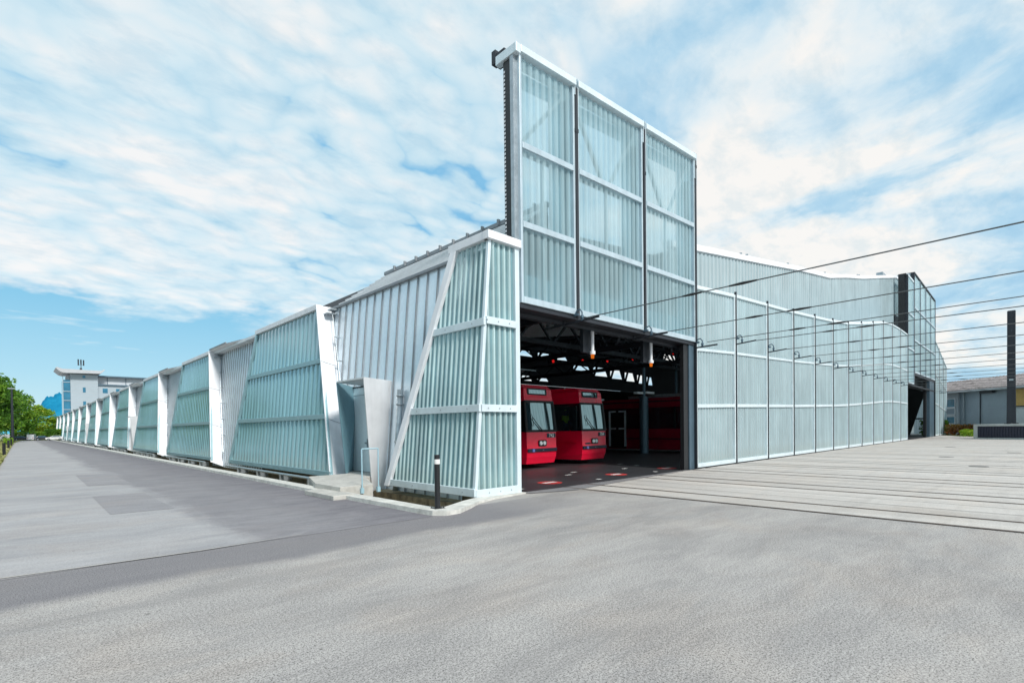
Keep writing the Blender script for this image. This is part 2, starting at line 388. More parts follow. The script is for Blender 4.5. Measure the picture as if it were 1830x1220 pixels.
# ------------------------------------------------------------------ long west side: repeated bays
BAYL = 14.52; F0 = 18.25
def side_bay(Yt0, Yt1, Yb0, Yb1, corner=False):
    """glazed panel: top edge Yt0..Yt1, bottom edge Yb0..Yb1 (Y0 end nearest the camera)"""
    def zhi(y):
        z = ZT
        if y > Yt1: z = min(z, ZB + (Yb1 - y) / (Yb1 - Yt1) * (ZT - ZB))
        if y < Yt0 and Yt0 > Yb0: z = min(z, ZB + (y - Yb0) / (Yt0 - Yb0) * (ZT - ZB))
        return z
    mb = MB()
    pos = lambda u, v, o: (XO(v) - o, u, v)
    ribbed(mb, pos, Yb0, Yb1, lambda u: ZB, zhi, .185 if corner else .40, .042 if corner else .045, (Yt0, Yt1), Yb0 + .05, **(dict(prof=((0, 0), (.55, 0), (.64, 1), (.86, 1), (.95, 0)), two=True) if corner else {}))
    sh = D(mb, 'side_panel', [M['lean_sheet'], M['lean_ridge']] if corner else M['side_sheet'])
    fr = MB(); d = .075
    def P(y, z, o=0): return (XO(z) - o, y, z)
    def bar(y0, z0, y1, z1, w, o0=.03, th=.07):
        fr.beam(P(y0, z0, o0 + th / 2), P(y1, z1, o0 + th / 2), w, th, up=(1, 0, 0)) if abs(z1 - z0) < .01 else fr.beam(P(y0, z0, o0 + th / 2), P(y1, z1, o0 + th / 2), w, th, up=(-1, 0, .08))
    def edges(z):
        a = Yb0 + (Yt0 - Yb0) * (z - ZB) / (ZT - ZB); b = Yb1 + (Yt1 - Yb1) * (z - ZB) / (ZT - ZB); return a, b
    for z in (2.06, 4.04):
        a, b = edges(z); bar(a + (-.12 if corner else .02), z, b - .02, z, .17)
    bar(Yb0 - (.12 if corner else 0), ZB + .08, Yb1, ZB + .08, .18)
    bar(Yt1, ZT, Yb1, ZB, .13, .02, .10) if not corner else None
    if corner:
        dg = MB(); dg.slab([P(Yb1 + .10, ZB - .02, .03), P(Yt1 + .12, ZT + .02, .03), P(Yt1 - .12, ZT + .02, .03), P(Yb1 - .12, ZB - .02, .03)], (-.10, 0, 0)); D(dg, 'diagonal_frame', M['white_alu'], sh, .008)
    if not corner: bar(Yt0, ZT, Yb0, ZB, .08, .0, .08)
    D(fr, 'frame', M['alu'] if corner else M['alu_side'], sh, .008)
    # bolts on the rails
    bo = MB()
    for z in (.14, 2.06, 4.04):
        a, b = edges(z); y = a + .3
        while y < b - .2:
            x = XO(z) - .10; bo.tube((x + .005, y, z), (x - .012, y, z), .016, n=6); y += .52 * 2
    D(bo, 'bolt_row', M['galv'], sh)
    return sh
def fascia(Yt0, Yt1, corner=False):
    mb = MB(); x = XO(ZT)
    mb.box(x - .13, x + .10, Yt0 - (.12 if corner else .02), Yt1 + .12, ZT + .0, ZT + .19)
    return D(mb, 'fascia', M['white_alu'], None, .01)
def far_return(Yt1, Yb1):
    mb = MB(); mb.slab([(XO(ZB) - .06, Yb1 + .02, ZB - .05), (XO(ZB) + .5, Yb1 + .02, ZB - .05), (XO(ZT) + .5, Yt1 + .10, ZT), (XO(ZT) - .06, Yt1 + .10, ZT)], (0, .06, 0))
    return D(mb, 'side_return', M['white_alu'])
def fin(Yt0, Yb0):
    mb = MB()
    pts = [(XO(ZB) - .11, Yb0 - .03, -.02), (XO(ZB) + .50, Yb0 - .03, -.30), (XO(ZT) + .47, Yt0 - .05, ZT + .12), (XO(ZT) - .13, Yt0 - .05, ZT + .19)]
    mb.slab(pts, (0, .05, 0))
    mb2 = MB()
    o = D(mb, 'white_fin', M['white_alu'], None, .006)
    def at(t, s): # t up, s across
        a = Vector(pts[0]).lerp(Vector(pts[3]), t); b = Vector(pts[1]).lerp(Vector(pts[2]), t); return a.lerp(b, s)
    for t in (.33, .655):
        j = MB(); a, b = at(t, .02), at(t, .98); j.beam(a - Vector((0, .004, 0)), b - Vector((0, .004, 0)), .006, .012)
        D(j, 'joint', M['seam'], o)
    return o
def cladding(Yn, Yf, lo=-.32, seam=.5, hole=None):
    """standing seam wall in the recess, 0.5 m behind the glazed plane"""
    mb = MB()
    c = lambda z: XO(z) + .5
    rects = [(Yn, Yf, lo, 6.03)] if not hole else [(Yn, hole[0], lo, 6.03), (hole[1], Yf, lo, 6.03), (hole[0], hole[1], hole[2], 6.03)]
    for (a_, b_, z0_, z1_) in rects: mb.poly([(c(z0_), a_, z0_), (c(z0_), b_, z0_), (c(z1_), b_, z1_), (c(z1_), a_, z1_)])
    o = D(mb, 'recessed_wall', M['clad'])
    sm = MB(); y = Yf - .12
    while y > Yn:
        zl = hole[2] if hole and hole[0] < y < hole[1] else lo
        sm.beam((c(zl) - .025, y, zl), (c(6.0) - .025, y, 6.0), .045, .018, up=(1, 0, 0)); y -= seam
    D(sm, 'seam', M['seam'], o)
    g = MB(); g.beam((c(6.05) - .05, Yn, 6.05), (c(6.05) - .05, Yf, 6.05), .10, .07); D(g, 'eaves_trim', M['seam'], o)
    return o
def chain(Yf, Yb):
    mb = MB(); a = Vector((XO(5.75) + .33, Yf - .42, 5.78)); b = Vector((XO(.4) + .40, Yb - .30, .5))
    mb.tube(a, b, .013, n=6)
    for k in range(1, 6):
        p = a.lerp(b, k / 6); mb.box(p.x - .03, p.x + .14, p.y - .02, p.y + .02, p.z - .02, p.z + .02); mb.beam(p, p + Vector((.0, .02, -.32)), .035)
    mb.box(a.x - .22, a.x + .2, a.y - .04, a.y + .3, a.z, a.z + .04); mb.box(a.x - .1, a.x + .24, a.y - .1, a.y + .2, a.z + .14, a.z + .2)
    return D(mb, 'rain_chain', M['galv'])
def recess_roof(Yf, n=0):
    """thin roof lip over a recess behind a fin"""
    mb = MB()
    a = [(7.84, Yf - .06, 6.17), (7.84, Yf - 3.3, 6.17), (8.5, Yf - 8.05, 6.17), (9.6, Yf - 8.05, 6.20), (9.6, Yf - .06, 6.20)]
    b = [(7.90, Yf - .06, 6.13), (7.90, Yf - 3.3, 6.13), (8.48, Yf - 8.05, 6.04), (9.6, Yf - 8.05, 6.04), (9.6, Yf - .06, 6.04)]
    mb.poly(a)
    for k in range(5):
        k2 = (k + 1) % 5; mb.poly([b[k], b[k2], a[k2], a[k]])
    mb.poly([b[0], b[1], b[2], (8.44, Yf - 8.05, 6.04), (8.44, Yf - .06, 6.04)])
    o = D(mb, 'roof_lip', M['white_alu'])
    r = MB(); r.beam((7.83, Yf - .1, 6.20), (7.83, Yf - 3.3, 6.20), .05, .06); r.beam((8.0, Yf + .3, 6.19), (8.0, Yf + 3.6, 6.19), .05, .05)
    D(r, 'roof_edge', M['seam'], o)
    return o
def under_gutter(Yb0, Yb1):
    mb = MB()
    mb.tube((7.12, Yb0 + .4, -.04), (7.12, Yb1 - .3, -.04), .05, n=8)
    y = Yb0 + 1.2
    while y < Yb1 - .5: mb.box(7.05, 7.5, y - .04, y + .04, -.30, -.06); y += 2.6
    return D(mb, 'floor_gutter', M['galv'])

# corner bay (its glazed panel runs up to the front) and the first recess
side_bay(Y0 + .02, 10.12, Y0 + .02, 12.62, corner=True)
fascia(Y0 + .06, 10.2, corner=True)
far_return(10.12, 12.62)
cladding(10.0, F0 - .05, hole=(13.76, 16.35, 3.0))
NB = 13
kit = [side_bay(F0, 24.72, 16.2, 27.4), fascia(F0, 24.72), far_return(24.72, 27.4), fin(F0, 16.2), chain(F0, 16.2), under_gutter(16.2, 27.4), cladding(24.5, F0 + BAYL - .05, seam=.36), recess_roof(F0 + BAYL)]
for i in range(1, NB):
    for j, o in enumerate(kit):
        if i == NB - 1 and j in (6, 7): continue
        dup(o, depot, (0, BAYL * i, 0))
# small door boxes along the side (far bays)
def far_door_box(Yc):
    mb = MB()
    mb.slab([(7.24, Yc, 3.05), (8.16, Yc, 3.0), (7.92, Yc, -.2), (7.82, Yc, -.40), (7.46, Yc, -.1)], (0, .04, 0))
    mb.box(7.24, 8.3, Yc + .04, Yc + 1.8, 3.0, 3.06); mb.box(7.5, 8.3, Yc + 1.76, Yc + 1.82, -.1, 3.0)
    o = D(mb, 'door_box', M['cheek']); d = MB(); d.box(7.95, 8.0, Yc + .3, Yc + 1.4, 0, 2.7); D(d, 'door', M['door'], o); return o
bx = far_door_box(13.7 + 3 * BAYL)
dup(bx, depot, (0, 3 * BAYL, 0)); dup(bx, depot, (0, 6 * BAYL, 0))
# first-bay sloping roof
mb = MB(); e0 = (8.46, 6.08); e1 = (10.74, 7.77)
def rl(t, y): return (e0[0] + (e1[0] - e0[0]) * t, y, e0[1] + (e1[1] - e0[1]) * t)
mb.poly([rl(0, 9.35), rl(0, F0), rl(1, F0), rl(1, 9.6)])
mb.poly([rl(0, F0), (10.74, F0, 6.08), rl(1, F0)])
mb.poly([rl(1, 9.6), rl(1, F0), (10.74, F0, 6.0), (10.74, 9.6, 6.0)])
sr = D(mb, 'sloping_roof', M['roofin'])
mb = MB(); k = 1
while k < 9:
    t = k / 9; a = Vector(rl(t, 9.5)); b = Vector(rl(t, F0)); n_ = Vector((-.6, 0, .8)) * .025
    mb.beam(a + n_, b + n_, .03, .04, up=(-.6, 0, .8)); k += 1
D(mb, 'seam', M['roofin'], sr)
mb = MB(); mb.beam(Vector(rl(1, 9.6)) + Vector((0, 0, .06)), Vector(rl(1, F0 + .1)) + Vector((0, 0, .06)), .16, .12)
y = 10
while y < F0: mb.box(10.60, 10.70, y, y + .06, 7.78, 7.95); y += .75
D(mb, 'ridge_trim', M['seam'], sr)
# roof over the far bays
mb = MB(); mb.box(8.06, 10.74, F0 + .02, F0 + NB * BAYL - 7.6, 6.0, 6.125)
D(mb, 'roof', M['roofin'])
mb = MB(); mb.box(8.02, 8.06, F0 + 6, F0 + NB * BAYL - 7.6, 6.13, 6.16)

# ------------------------------------------------------------------ entrance in the first recess
en = MB(); yc = 13.7
en.slab([(7.24, yc, 3.13), (8.17, yc, 3.06), (7.93, yc, -.2), (7.87, yc, -.52), (7.47, yc, -.2)], (0, .045, 0))
ent = D(en, 'entrance', M['cheek'], None, .004)
m2 = MB(); m2.slab([(7.24, yc + .045, 3.13), (7.24, 15.45, 3.13), (8.4, 15.5, 3.06), (8.4, yc + .045, 3.06)], (0, 0, -.05)); D(m2, 'canopy', M['cheek'], ent, .004)
m2 = MB(); m2.slab([(7.24, 15.45, 3.10), (8.45, 16.35, 3.02), (8.2, 16.35, -.2), (7.44, 15.27, -.05)], (0, .04, 0)); D(m2, 'reveal', M['teal_side'], ent)
m2 = MB(); m2.box(8.20, 8.26, yc + .05, 16.4, -.25, 3.04); D(m2, 'back_panel', M['teal_side'], ent)
m2 = MB(); m2.box(8.12, 8.195, 14.95, 16.30, .23, 2.98); m2.mat(0); dr = D(m2, 'door', M['door'], ent, .006)
m2 = MB(); m2.box(8.09, 8.12, 14.95, 16.30, 2.98, 3.02); m2.box(8.09, 8.12, 16.28, 16.33, .23, 3.0); D(m2, 'door_frame', M['dark'], dr)
m2 = MB(); m2.box(8.112, 8.118, 15.08, 16.26, 2.72, 2.74); m2.box(8.112, 8.118, 16.19, 16.205, -.15, 2.7)
for z in (.25, 1.35, 2.4): m2.box(8.09, 8.118, 16.19, 16.23, z, z + .12)
D(m2, 'hinge', M['galv'], dr)
m2 = MB(); m2.box(8.07, 8.12, 15.12, 15.15, 1.15, 1.18); m2.box(8.055, 8.075, 15.10, 15.24, 1.14, 1.19); m2.box(8.10, 8.12, 15.08, 15.19, 1.02, 1.30); D(m2, 'handle', M['galv'], dr)
m2 = MB(); m2.slab([(5.55, 11.75, -.45), (6.42, 11.75, -.45), (7.3, 13.80, -.45), (8.12, 13.80, -.45), (8.12, 16.3, -.45), (7.4, 15.25, -.45), (6.2, 15.2, -.45), (5.55, 13.2, -.45)], (0, 0, .67)); st = D(m2, 'entrance_step', M['step'], ent, .012)
m2 = MB(); m2.box(5.08, 5.60, 11.10, 12.72, .002, .11); D(m2, 'lower_step', M['step'], ent, .012)
m2 = MB()
for (x, z0) in ((6.10, -.05), (6.55, -.05)):
    m2.tube((x, 11.70, .02), (x, 11.70, 1.12), .017, n=8)
    m2.box(x - .04, x + .04, 11.675, 11.745, .02, .15)
m2.tube((6.10, 11.70, 1.12), (6.55, 11.70, 1.12), .017, n=8)
D(m2, 'handrail', M['railblue'], ent)
m2 = MB(); m2.tube((7.80, 13.0, -.5), (8.02, 13.0, 2.75), .085, n=14)
for z in (2.55, 2.30, 1.2): m2.tube((7.8 + .0677 * (z + .5), 13.0, z), (7.8 + .0677 * (z + .5) + .004, 13.0, z + .05), .102, n=14)
D(m2, 'downpipe', M['galv'], None, 0, True)

# ------------------------------------------------------------------ corner front panel
mb = MB()
def zh(x): return 5.95 if x > 7.92 else ZB + (x - 7.41) / (7.93 - 7.41) * (5.95 - ZB)
ribbed(mb, lambda u, v, o: (u, Y0 - o, v), 7.42, 8.72, lambda u: ZB, zh, .175, .04, (7.93,), 7.38, prof=((0, 0), (.55, 0), (.64, 1), (.86, 1), (.95, 0)), two=True)
cp = D(mb, 'front_corner_panel', [M['corner_sheet'], M['corner_ridge']])
mb = MB()
mb.beam((7.40, Y0 - .015, ZB), (7.92, Y0 - .015, ZT), .085, .09, up=(0, 1, 0))
mb.box(8.70, 8.84, Y0 - .08, Y0 + .12, .0, 6.0)
for z in (2.06, 4.08): mb.box(XO(z) - .02, 8.70, Y0 - .115, Y0 - .052, z - .085, z + .085)
mb.box(7.36, 8.70, Y0 - .12, Y0 - .052, .03, .21)
D(mb, 'frame', M['alu'], cp, .008)
mb = MB()
for z in (.12, 2.06, 4.08):
    for x in (7.75, 8.1, 8.45): mb.tube((x, Y0 - .112, z), (x, Y0 - .13, z), .016, n=6)
D(mb, 'bolt_row', M['galv'], cp)
mb = MB(); mb.box(XO(ZT) - .14, 8.86, Y0 - .15, Y0 + .06, ZT, ZT + .19); D(mb, 'front_fascia', M['white_alu'], None, .01)
mb = MB(); mb.box(8.68, 8.84, Y0 + .12, Y0 + .30, .0, 6.3); D(mb, 'door_jamb', M['dark'])

# ------------------------------------------------------------------ lifted doors, first tower
def lifting_door(x0, x1, zb, ztf, frs=(.318, .636), first=False, brace='V', wl=.075, depth=.34, heavy=True):
    """one raised leaf with a sloped top; ztf(x) gives the top"""
    mb = MB()
    ribbed(mb, lambda u, v, o: (u, Y0 - o, v), x0 + wl, x1 - wl, lambda u: zb + .12, lambda u: ztf(u) - .05, .24, .034, (), x0 + .1, two=True)
    sh = D(mb, 'lifting_door', [M['tower_sheet'], M['tower_ridge']])
    fr = MB()
    fr.box(x0, x0 + wl, Y0 - .10, Y0 + .10, zb, ztf(x0) - .02); fr.box(x1 - wl, x1, Y0 - .10, Y0 + .10, zb, ztf(x1) - .02)
    fr.box(x0 + wl, x1 - wl, Y0 - .11, Y0 + .06, zb, zb + .16)
    for f in frs:
        za = zb + (ztf(x0) - zb) * f; zc = zb + (ztf(x1) - zb) * f
        fr.beam((x0 + wl, Y0 - .085, za), (x1 - wl, Y0 - .085, zc), .07, .15)
    D(fr, 'frame', M['alu_tower'], sh, .008)
    if not heavy:
        cap = MB(); cap.beam((x0, Y0 + .02, ztf(x0) + .05), (x1, Y0 + .02, ztf(x1) + .05), .3, .12); D(cap, 'top_cap', M['dark'], sh)
    if heavy:
        cap = MB(); cap.beam((x0 + .0, Y0 + .1, ztf(x0) + .07), (x1 - .0, Y0 + .1, ztf(x1) + .07), depth + .2, .17); D(cap, 'top_cap', M['alu'], sh, .01)
    br = MB(); h1 = zb + (ztf(x0) - zb) * frs[-1]
    yb = Y0 + .16; t0 = ztf(x0) - .15; t1 = ztf(x1) - .15
    if brace == 'V':
        xm = (x0 + x1) / 2
        br.beam((x0 + .1, yb, t0), (xm, yb, h1), .09); br.beam((x1 - .1, yb, t1), (xm, yb, h1), .09)
    else:
        br.beam((x0 + .1, yb, h1), (x1 - .1, yb, t1), .09)
    for f in frs:
        for (xa, xb) in ((x0 + .1, x0 + .16), (x1 - .62, x1 - .1)): pass
        z = zb + (ztf(x0) - zb) * f; br.beam((x0 + .1, yb + .02, z), (x1 - .1, yb + .02, zb + (ztf(x1) - zb) * f), .10)
    br.beam(((x0 + x1) / 2, yb, zb + .2), ((x0 + x1) / 2, yb, h1), .07)
    D(br, 'brace', M['galv'], sh)
    if heavy:
        rf_ = MB(); yy = yb + .10
        rf_.hexa([(x0 + .1, yy, zb + .2), (x0 + .36, yy, zb + .2), (x0 + .36, yy + .05, zb + .2), (x0 + .1, yy + .05, zb + .2), (x0 + .1, yy, t0), (x0 + .36, yy, t0), (x0 + .36, yy + .05, t0), (x0 + .1, yy + .05, t0)])
        rf_.hexa([(x1 - .62, yy, zb + .2), (x1 - .1, yy, zb + .2), (x1 - .1, yy + .05, zb + .2), (x1 - .62, yy + .05, zb + .2), (x1 - .62, yy, t1), (x1 - .1, yy, t1), (x1 - .1, yy + .05, t1), (x1 - .62, yy + .05, t1)])
        rf_.beam((x0 + .36, yy + .02, t0 - .18), (x1 - .62, yy + .02, t1 - .2), .05, .36)
        rf_.beam((x0 + .36, yy + .02, zb + .45), (x1 - .62, yy + .02, zb + .45), .05, .8)
        D(rf_, 'rear_frame', M['rear'], sh)
    return sh
zt1 = lambda x: 10.70 + (x - 8.8) * .067
L1 = [(8.90, 11.02, '/'), (11.12, 14.42, 'V'), (14.56, 17.92, 'V')]
for i, (a, b, bc) in enumerate(L1): lifting_door(a, b, 4.66, zt1, brace=bc)
# posts between the leaves
for x, nm in ((11.07, 1), (14.49, 2), (17.955, 3)):
    mb = MB(); mb.box(x - .05, x + .05, Y0 - .13, Y0 + .55, 4.6, zt1(x) - .05); mb.box(x - .065, x + .065, Y0 - .14, Y0 - .02, 9.6 if nm < 3 else 11, 9.7 if nm < 3 else 11.1)
    g = D(mb, 'guide_post', M['dark'])
    mb = MB(); mb.box(x - .075, x - .055, Y0 - .13, Y0 + .45, 10.6, zt1(x) + .22); mb.box(x + .055, x + .075, Y0 - .13, Y0 + .45, 10.4, zt1(x) + .22); D(mb, 'hook', M['alu'], g)
# outer guide with chain at the left of the tower
mb = MB(); mb.box(8.78, 8.90, Y0 + .0, Y0 + .10, 6.3, 10.6); mb.box(8.76, 8.90, Y0 - .02, Y0 + .09, 4.62, 10.68)
og = D(mb, 'outer_guide', M['galv'])
mb = MB(); mb.box(8.80, 8.92, Y0 + .10, Y0 + .36, 4.6, 10.62); D(mb, 'guide_channel', M['black'], og)
mb = MB(); z = 6.35
while z < 10.4:
    mb.box(8.792, 8.798, Y0 + .30, Y0 + .345, z, z + .055); z += .10
D(mb, 'chain', M['white_alu'], og)
mb = MB(); mb.box(8.84, 8.94, Y0 + .36, Y0 + .40, 4.6, 10.6); z = 6.2
mb.box(8.76, 8.95, Y0 + .28, Y0 + .62, 10.66, 10.95); mb.box(8.74, 8.9, Y0 + .58, Y0 + .72, 10.72, 11.05); D(mb, 'cap_bracket', M['dark'], og)
mb = MB(); mb.box(8.74, 8.90, Y0 - .16, Y0 + .58, 10.64, 10.86); D(mb, 'cap_end', M['alu'], og, .01)

# header under the lifted leaves with the wire rods and the lamps
mb = MB(); mb.box(8.84, 17.9, Y0 - .06, Y0 + .42, 4.54, 4.645); mb.box(8.84, 17.9, Y0 + .30, Y0 + .34, 4.44, 4.53)
hd = D(mb, 'door_header', M['dark'])
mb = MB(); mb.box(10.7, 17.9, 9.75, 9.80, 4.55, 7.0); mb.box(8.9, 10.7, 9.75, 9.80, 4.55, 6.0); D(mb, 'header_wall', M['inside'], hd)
def bracket(x, z, rod=(1.0, -.9)):
    mb = MB()
    mb.box(x - .035, x + .035, Y0 - .22, Y0 - .02, z + .13, z + .19)
    mb.path([(x, Y0 - .10, z + .16), (x, Y0 - .16, z + .27), (x, Y0 - .27, z + .29), (x, Y0 - .34, z + .2), (x, Y0 - .34, z + .03)], .02)
    mb.tube((x, Y0 - .34, z + .05), (x, Y0 - .34, z + .12), .045, n=10)
    mb.box(x - .02, x + .02, Y0 - .37, Y0 - .31, z - .02, z + .05)
    o = D(mb, 'wire_bracket', M['slate'])
    r = MB(); r.beam((x, Y0 + rod[0], z - .07), (x, Y0 + rod[1], z + .0), .03, .05)
    if rod[0] > .5:
        for yy in (.9, .6, .3): r.tube((x, Y0 + yy, z - .06), (x, Y0 + yy, z + .05), .05, n=8)
    D(r, 'contact_rod', M['dark'], o); return o
for x in (10.95, 14.45, 17.95): bracket(x, 4.48)
for x in (12.6, 15.95):
    mb = MB(); mb.box(x - .30, x + .20, 9.62, 9.74, 3.86 if x < 14 else 3.82, 4.6); o = D(mb, 'lamp_hanger', M['dark'])
    mb = MB(); mb.tube((x, 9.5, 3.83), (x, 9.5, 4.56), .05, n=12); mb.tube((x, 9.5, 3.80), (x, 9.5, 3.9), .085, n=12); D(mb, 'tube', M['white_alu'], o)
    mb = MB(); mb.tube((x, 9.5, 3.68), (x, 9.5, 3.80), .045, .055, n=12); D(mb, 'beacon', M['orangelamp'], o)

# right jamb of the opening
mb = MB(); mb.box(17.22, 17.55, Y0 + .02, Y0 + .16, 0, 4.55); j = D(mb, 'door_jamb', M['black'])
mb = MB(); mb.box(17.56, 17.93, Y0 - .02, Y0 + .34, 0, 4.56); D(mb, 'jamb_column', M['slate'], j, .01)

# ------------------------------------------------------------------ closed front panels
HT = [6.74, 7.00, 7.20, 7.40, 7.64, 7.90, 8.22, 8.68, 9.18, 9.70, 10.02, 10.06, 10.00]
def ht(x, arr=HT, k0=0):
    t = (x - XK(0)) / BAY - k0; i = max(0, min(len(arr) - 2, int(t))); f = t - i
    return arr[i] * (1 - f) + arr[i + 1] * f
def front_panel(k, topf, bracket_z=None, mat=None):
    x0, x1 = XK(k) + .04, XK(k + 1) - .04; w = .10
    mb = MB()
    ribbed(mb, lambda u, v, o: (u, Y0 - o, v), x0 + w, x1 - w, lambda u: .12, lambda u: topf(u) - .12, .235, .03, (), x0, two=True)
    sh = D(mb, 'front_panel', [M['front_sheet'], M['front_ridge']])
    fr = MB()
    fr.box(x0, x0 + w, Y0 - .09, Y0 + .10, .05, topf(x0) - .11); fr.box(x1 - w, x1, Y0 - .09, Y0 + .10, .05, topf(x1) - .11)
    fr.box(x0 + w, x1 - w, Y0 - .095, Y0 + .08, .05, .20)
    for f, t, o in ((.345, .13, .085), (.655, .10, .065)):
        fr.beam((x0 + w, Y0 - o + .02, topf(x0) * f), (x1 - w, Y0 - o + .02, topf(x1) * f), .06, t)
    fr.beam((x0, Y0 - .02, topf(x0) - .06), (x1, Y0 - .02, topf(x1) - .06), .16, .11)
    D(fr, 'frame', M['alu'], sh, .006)
    cp_ = MB(); cp_.beam((x0 - .04, Y0 + .42, topf(x0) + .06), (x1 + .04, Y0 + .42, topf(x1) + .06), .66, .07); D(cp_, 'coping', M['white_alu'], sh)
    ml = MB(); ml.box(XK(k) - .035, XK(k) + .035, Y0 - .12, Y0 + .12, .0, topf(XK(k)) - .1); ml.box(XK(k) - .03, XK(k) + .03, Y0 - .12, Y0 - .04, topf(XK(k)) - .1, topf(XK(k)) + .12); ml.box(x0, x1, Y0 - .06, Y0 + .1, .0, .046); D(ml, 'mullion', M['dark'], sh)
    if bracket_z: bracket(XK(k), bracket_z, (-.05, -.9) if k > 0 else (1, -.9))
    return sh
for k in range(12): front_panel(k, ht, 5.02 if k > 0 else None)
mb = MB(); mb.box(XK(12) - .10, XK(12) + .02, Y0 - .1, Y0 + .3, 0, 10.1); D(mb, 'end_mullion', M['dark'])

# ------------------------------------------------------------------ upper wall behind the closed panels
UW = [(17.95, 8.42), (19.85, 8.72), (23.7, 9.25), (27.56, 9.78), (33.3, 10.6), (39.0, 11.3), (43, 12.1), (48.1, 13.0), (54.5, 14.3), (61.2, 15.62), (63.8, 15.75)]
def uz(x):
    for (a, p), (b, q) in zip(UW, UW[1:]):
        if a <= x <= b: return p + (q - p) * (x - a) / (b - a)
    return UW[-1][1] if x > UW[-1][0] else UW[0][1]
YU = Y0 + 1.0
mb = MB(); ribbed(mb, lambda u, v, o: (u, YU - o, v), 17.95, 63.8, lambda u: 5.8, uz, .36, .04, [p[0] for p in UW], 17.95)
uw = D(mb, 'upper_wall', M['upper_sheet'])
mb = MB(); mb2 = MB()
for (a, p), (b, q) in zip(UW, UW[1:]):
    mb.beam((a, YU + .05, p + .12), (b, YU + .05, q + .12), .34, .24)
    mb2.poly([(a, YU + .2, p - .3), (b, YU + .2, q - .3), (b, YU + 9, q - 2.3), (a, YU + 9, p - 2.3)])
D(mb, 'coping', M['white_alu'], uw)
D(mb2, 'roof', M['roofin'], uw)
mb = MB()
for x in (24.6, 25.3, 31, 38, 46.5, 47.0): mb.box(x, x + .08, YU - .1, YU - .0, uz(x) + .24, uz(x) + .33)
mb.box(57.5, 60.0, YU + .3, YU + .8, 14.8, 15.55)
D(mb, 'roof_anchor', M['galv'], uw)

# ------------------------------------------------------------------ second tower
zt2 = lambda x: 16.45 - (x - 64.1) * .034
lifting_door(XK(12) + .1, XK(13) - .1, 5.42, lambda x: 15.55 - (x - 60.6) * .02, (.33, .66), depth=.2, brace='V', wl=.06)
for k in range(13, 17): lifting_door(XK(k) + .05, XK(k + 1) - .05, 6.6, zt2, (.33, .66), depth=.15, wl=.05, heavy=False)
for k in range(12, 18):
    x = XK(k); mb = MB(); mb.box(x - .085, x + .085, Y0 - .13, Y0 + .45, 5.4 if k < 14 else 6.55, (15.5 if k < 13 else zt2(x)) + .08); D(mb, 'guide_post', M['dark'])
mb = MB(); mb.box(60.30, 60.62, Y0 + .12, Y0 + .60, 9.8, 15.5); mb.box(60.3, 60.7, Y0 + .0, Y0 + .6, 15.5, 15.7); D(mb, 'guide_channel', M['black'])
mb = MB(); mb.box(64.0, 64.15, Y0 + .2, Y0 + 1.4, 15.5, 16.5); D(mb, 'guide_channel', M['galv'])
mb = MB(); mb.box(XK(12), XK(17), Y0 - .05, Y0 + .5, 5.25, 5.40); mb.box(XK(13) + .1, XK(17), Y0 - .06, Y0 + .6, 6.36, 6.58); mb.box(XK(12), XK(17), Y0 + .9, Y0 + 1.1, 5.4, 12.0); D(mb, 'door_header', M['dark'])
mb = MB(); mb.box(74.0, XK(16) - .1, Y0 + .25, Y0 + .5, 0, 6.5); o = D(mb, 'door_jamb', M['black'])
mb = MB(); mb.box(XK(16) - .1, XK(17) - .3, Y0 - .02, Y0 + .5, 0, 6.4); D(mb, 'jamb_column', M['slate'], o)
H2 = {17: 11.5, 18: 10.7, 19: 9.85, 20: 9.0}
def ht2(x):
    t = (x - XK(17)) / BAY; return 11.5 - t * .84
for k in range(17, 20): front_panel(k, ht2, 5.3 if k == 18 else None)
mb = MB(); mb.box(XK(20) - .06, XK(20) + .06, Y0 - .1, Y0 + .12, 0, 9.0); D(mb, 'end_mullion', M['alu'])
# translucent far side wall of the hall, with its leaning black post
mb = MB(); ribbed(mb, lambda u, v, o: (XK(20) + o, u, v), Y0 + .2, 24, lambda u: 0.1, lambda u: 5.2, .26, .05)
mb2 = MB(); o = D(mb, 'east_side_panel', M['tower_sheet'])
mb2.box(XK(20) - .1, XK(20) + .12, Y0 + .2, 60, 5.2, 9.0); mb2.box(XK(20) - .06, XK(20) + .02, Y0 + .2, 24, 2.1, 2.3); mb2.box(XK(20) - .1, XK(20) + .12, 24, 60, 0, 5.2)
mb2.slab([(XK(20) - .3, 12.7, 0), (XK(20) - .3, 24, 0), (XK(20) - .3, 24, 5.3), (XK(20) - .3, 11.2, 5.3)], (.1, 0, 0)); mb2.poly([(XK(20) - .35, 9.1, 0), (XK(20) - .35, 9.6, 0), (XK(20) - .35, 9.3, .9)])
D(mb2, 'inner_lining', M['black'], o)

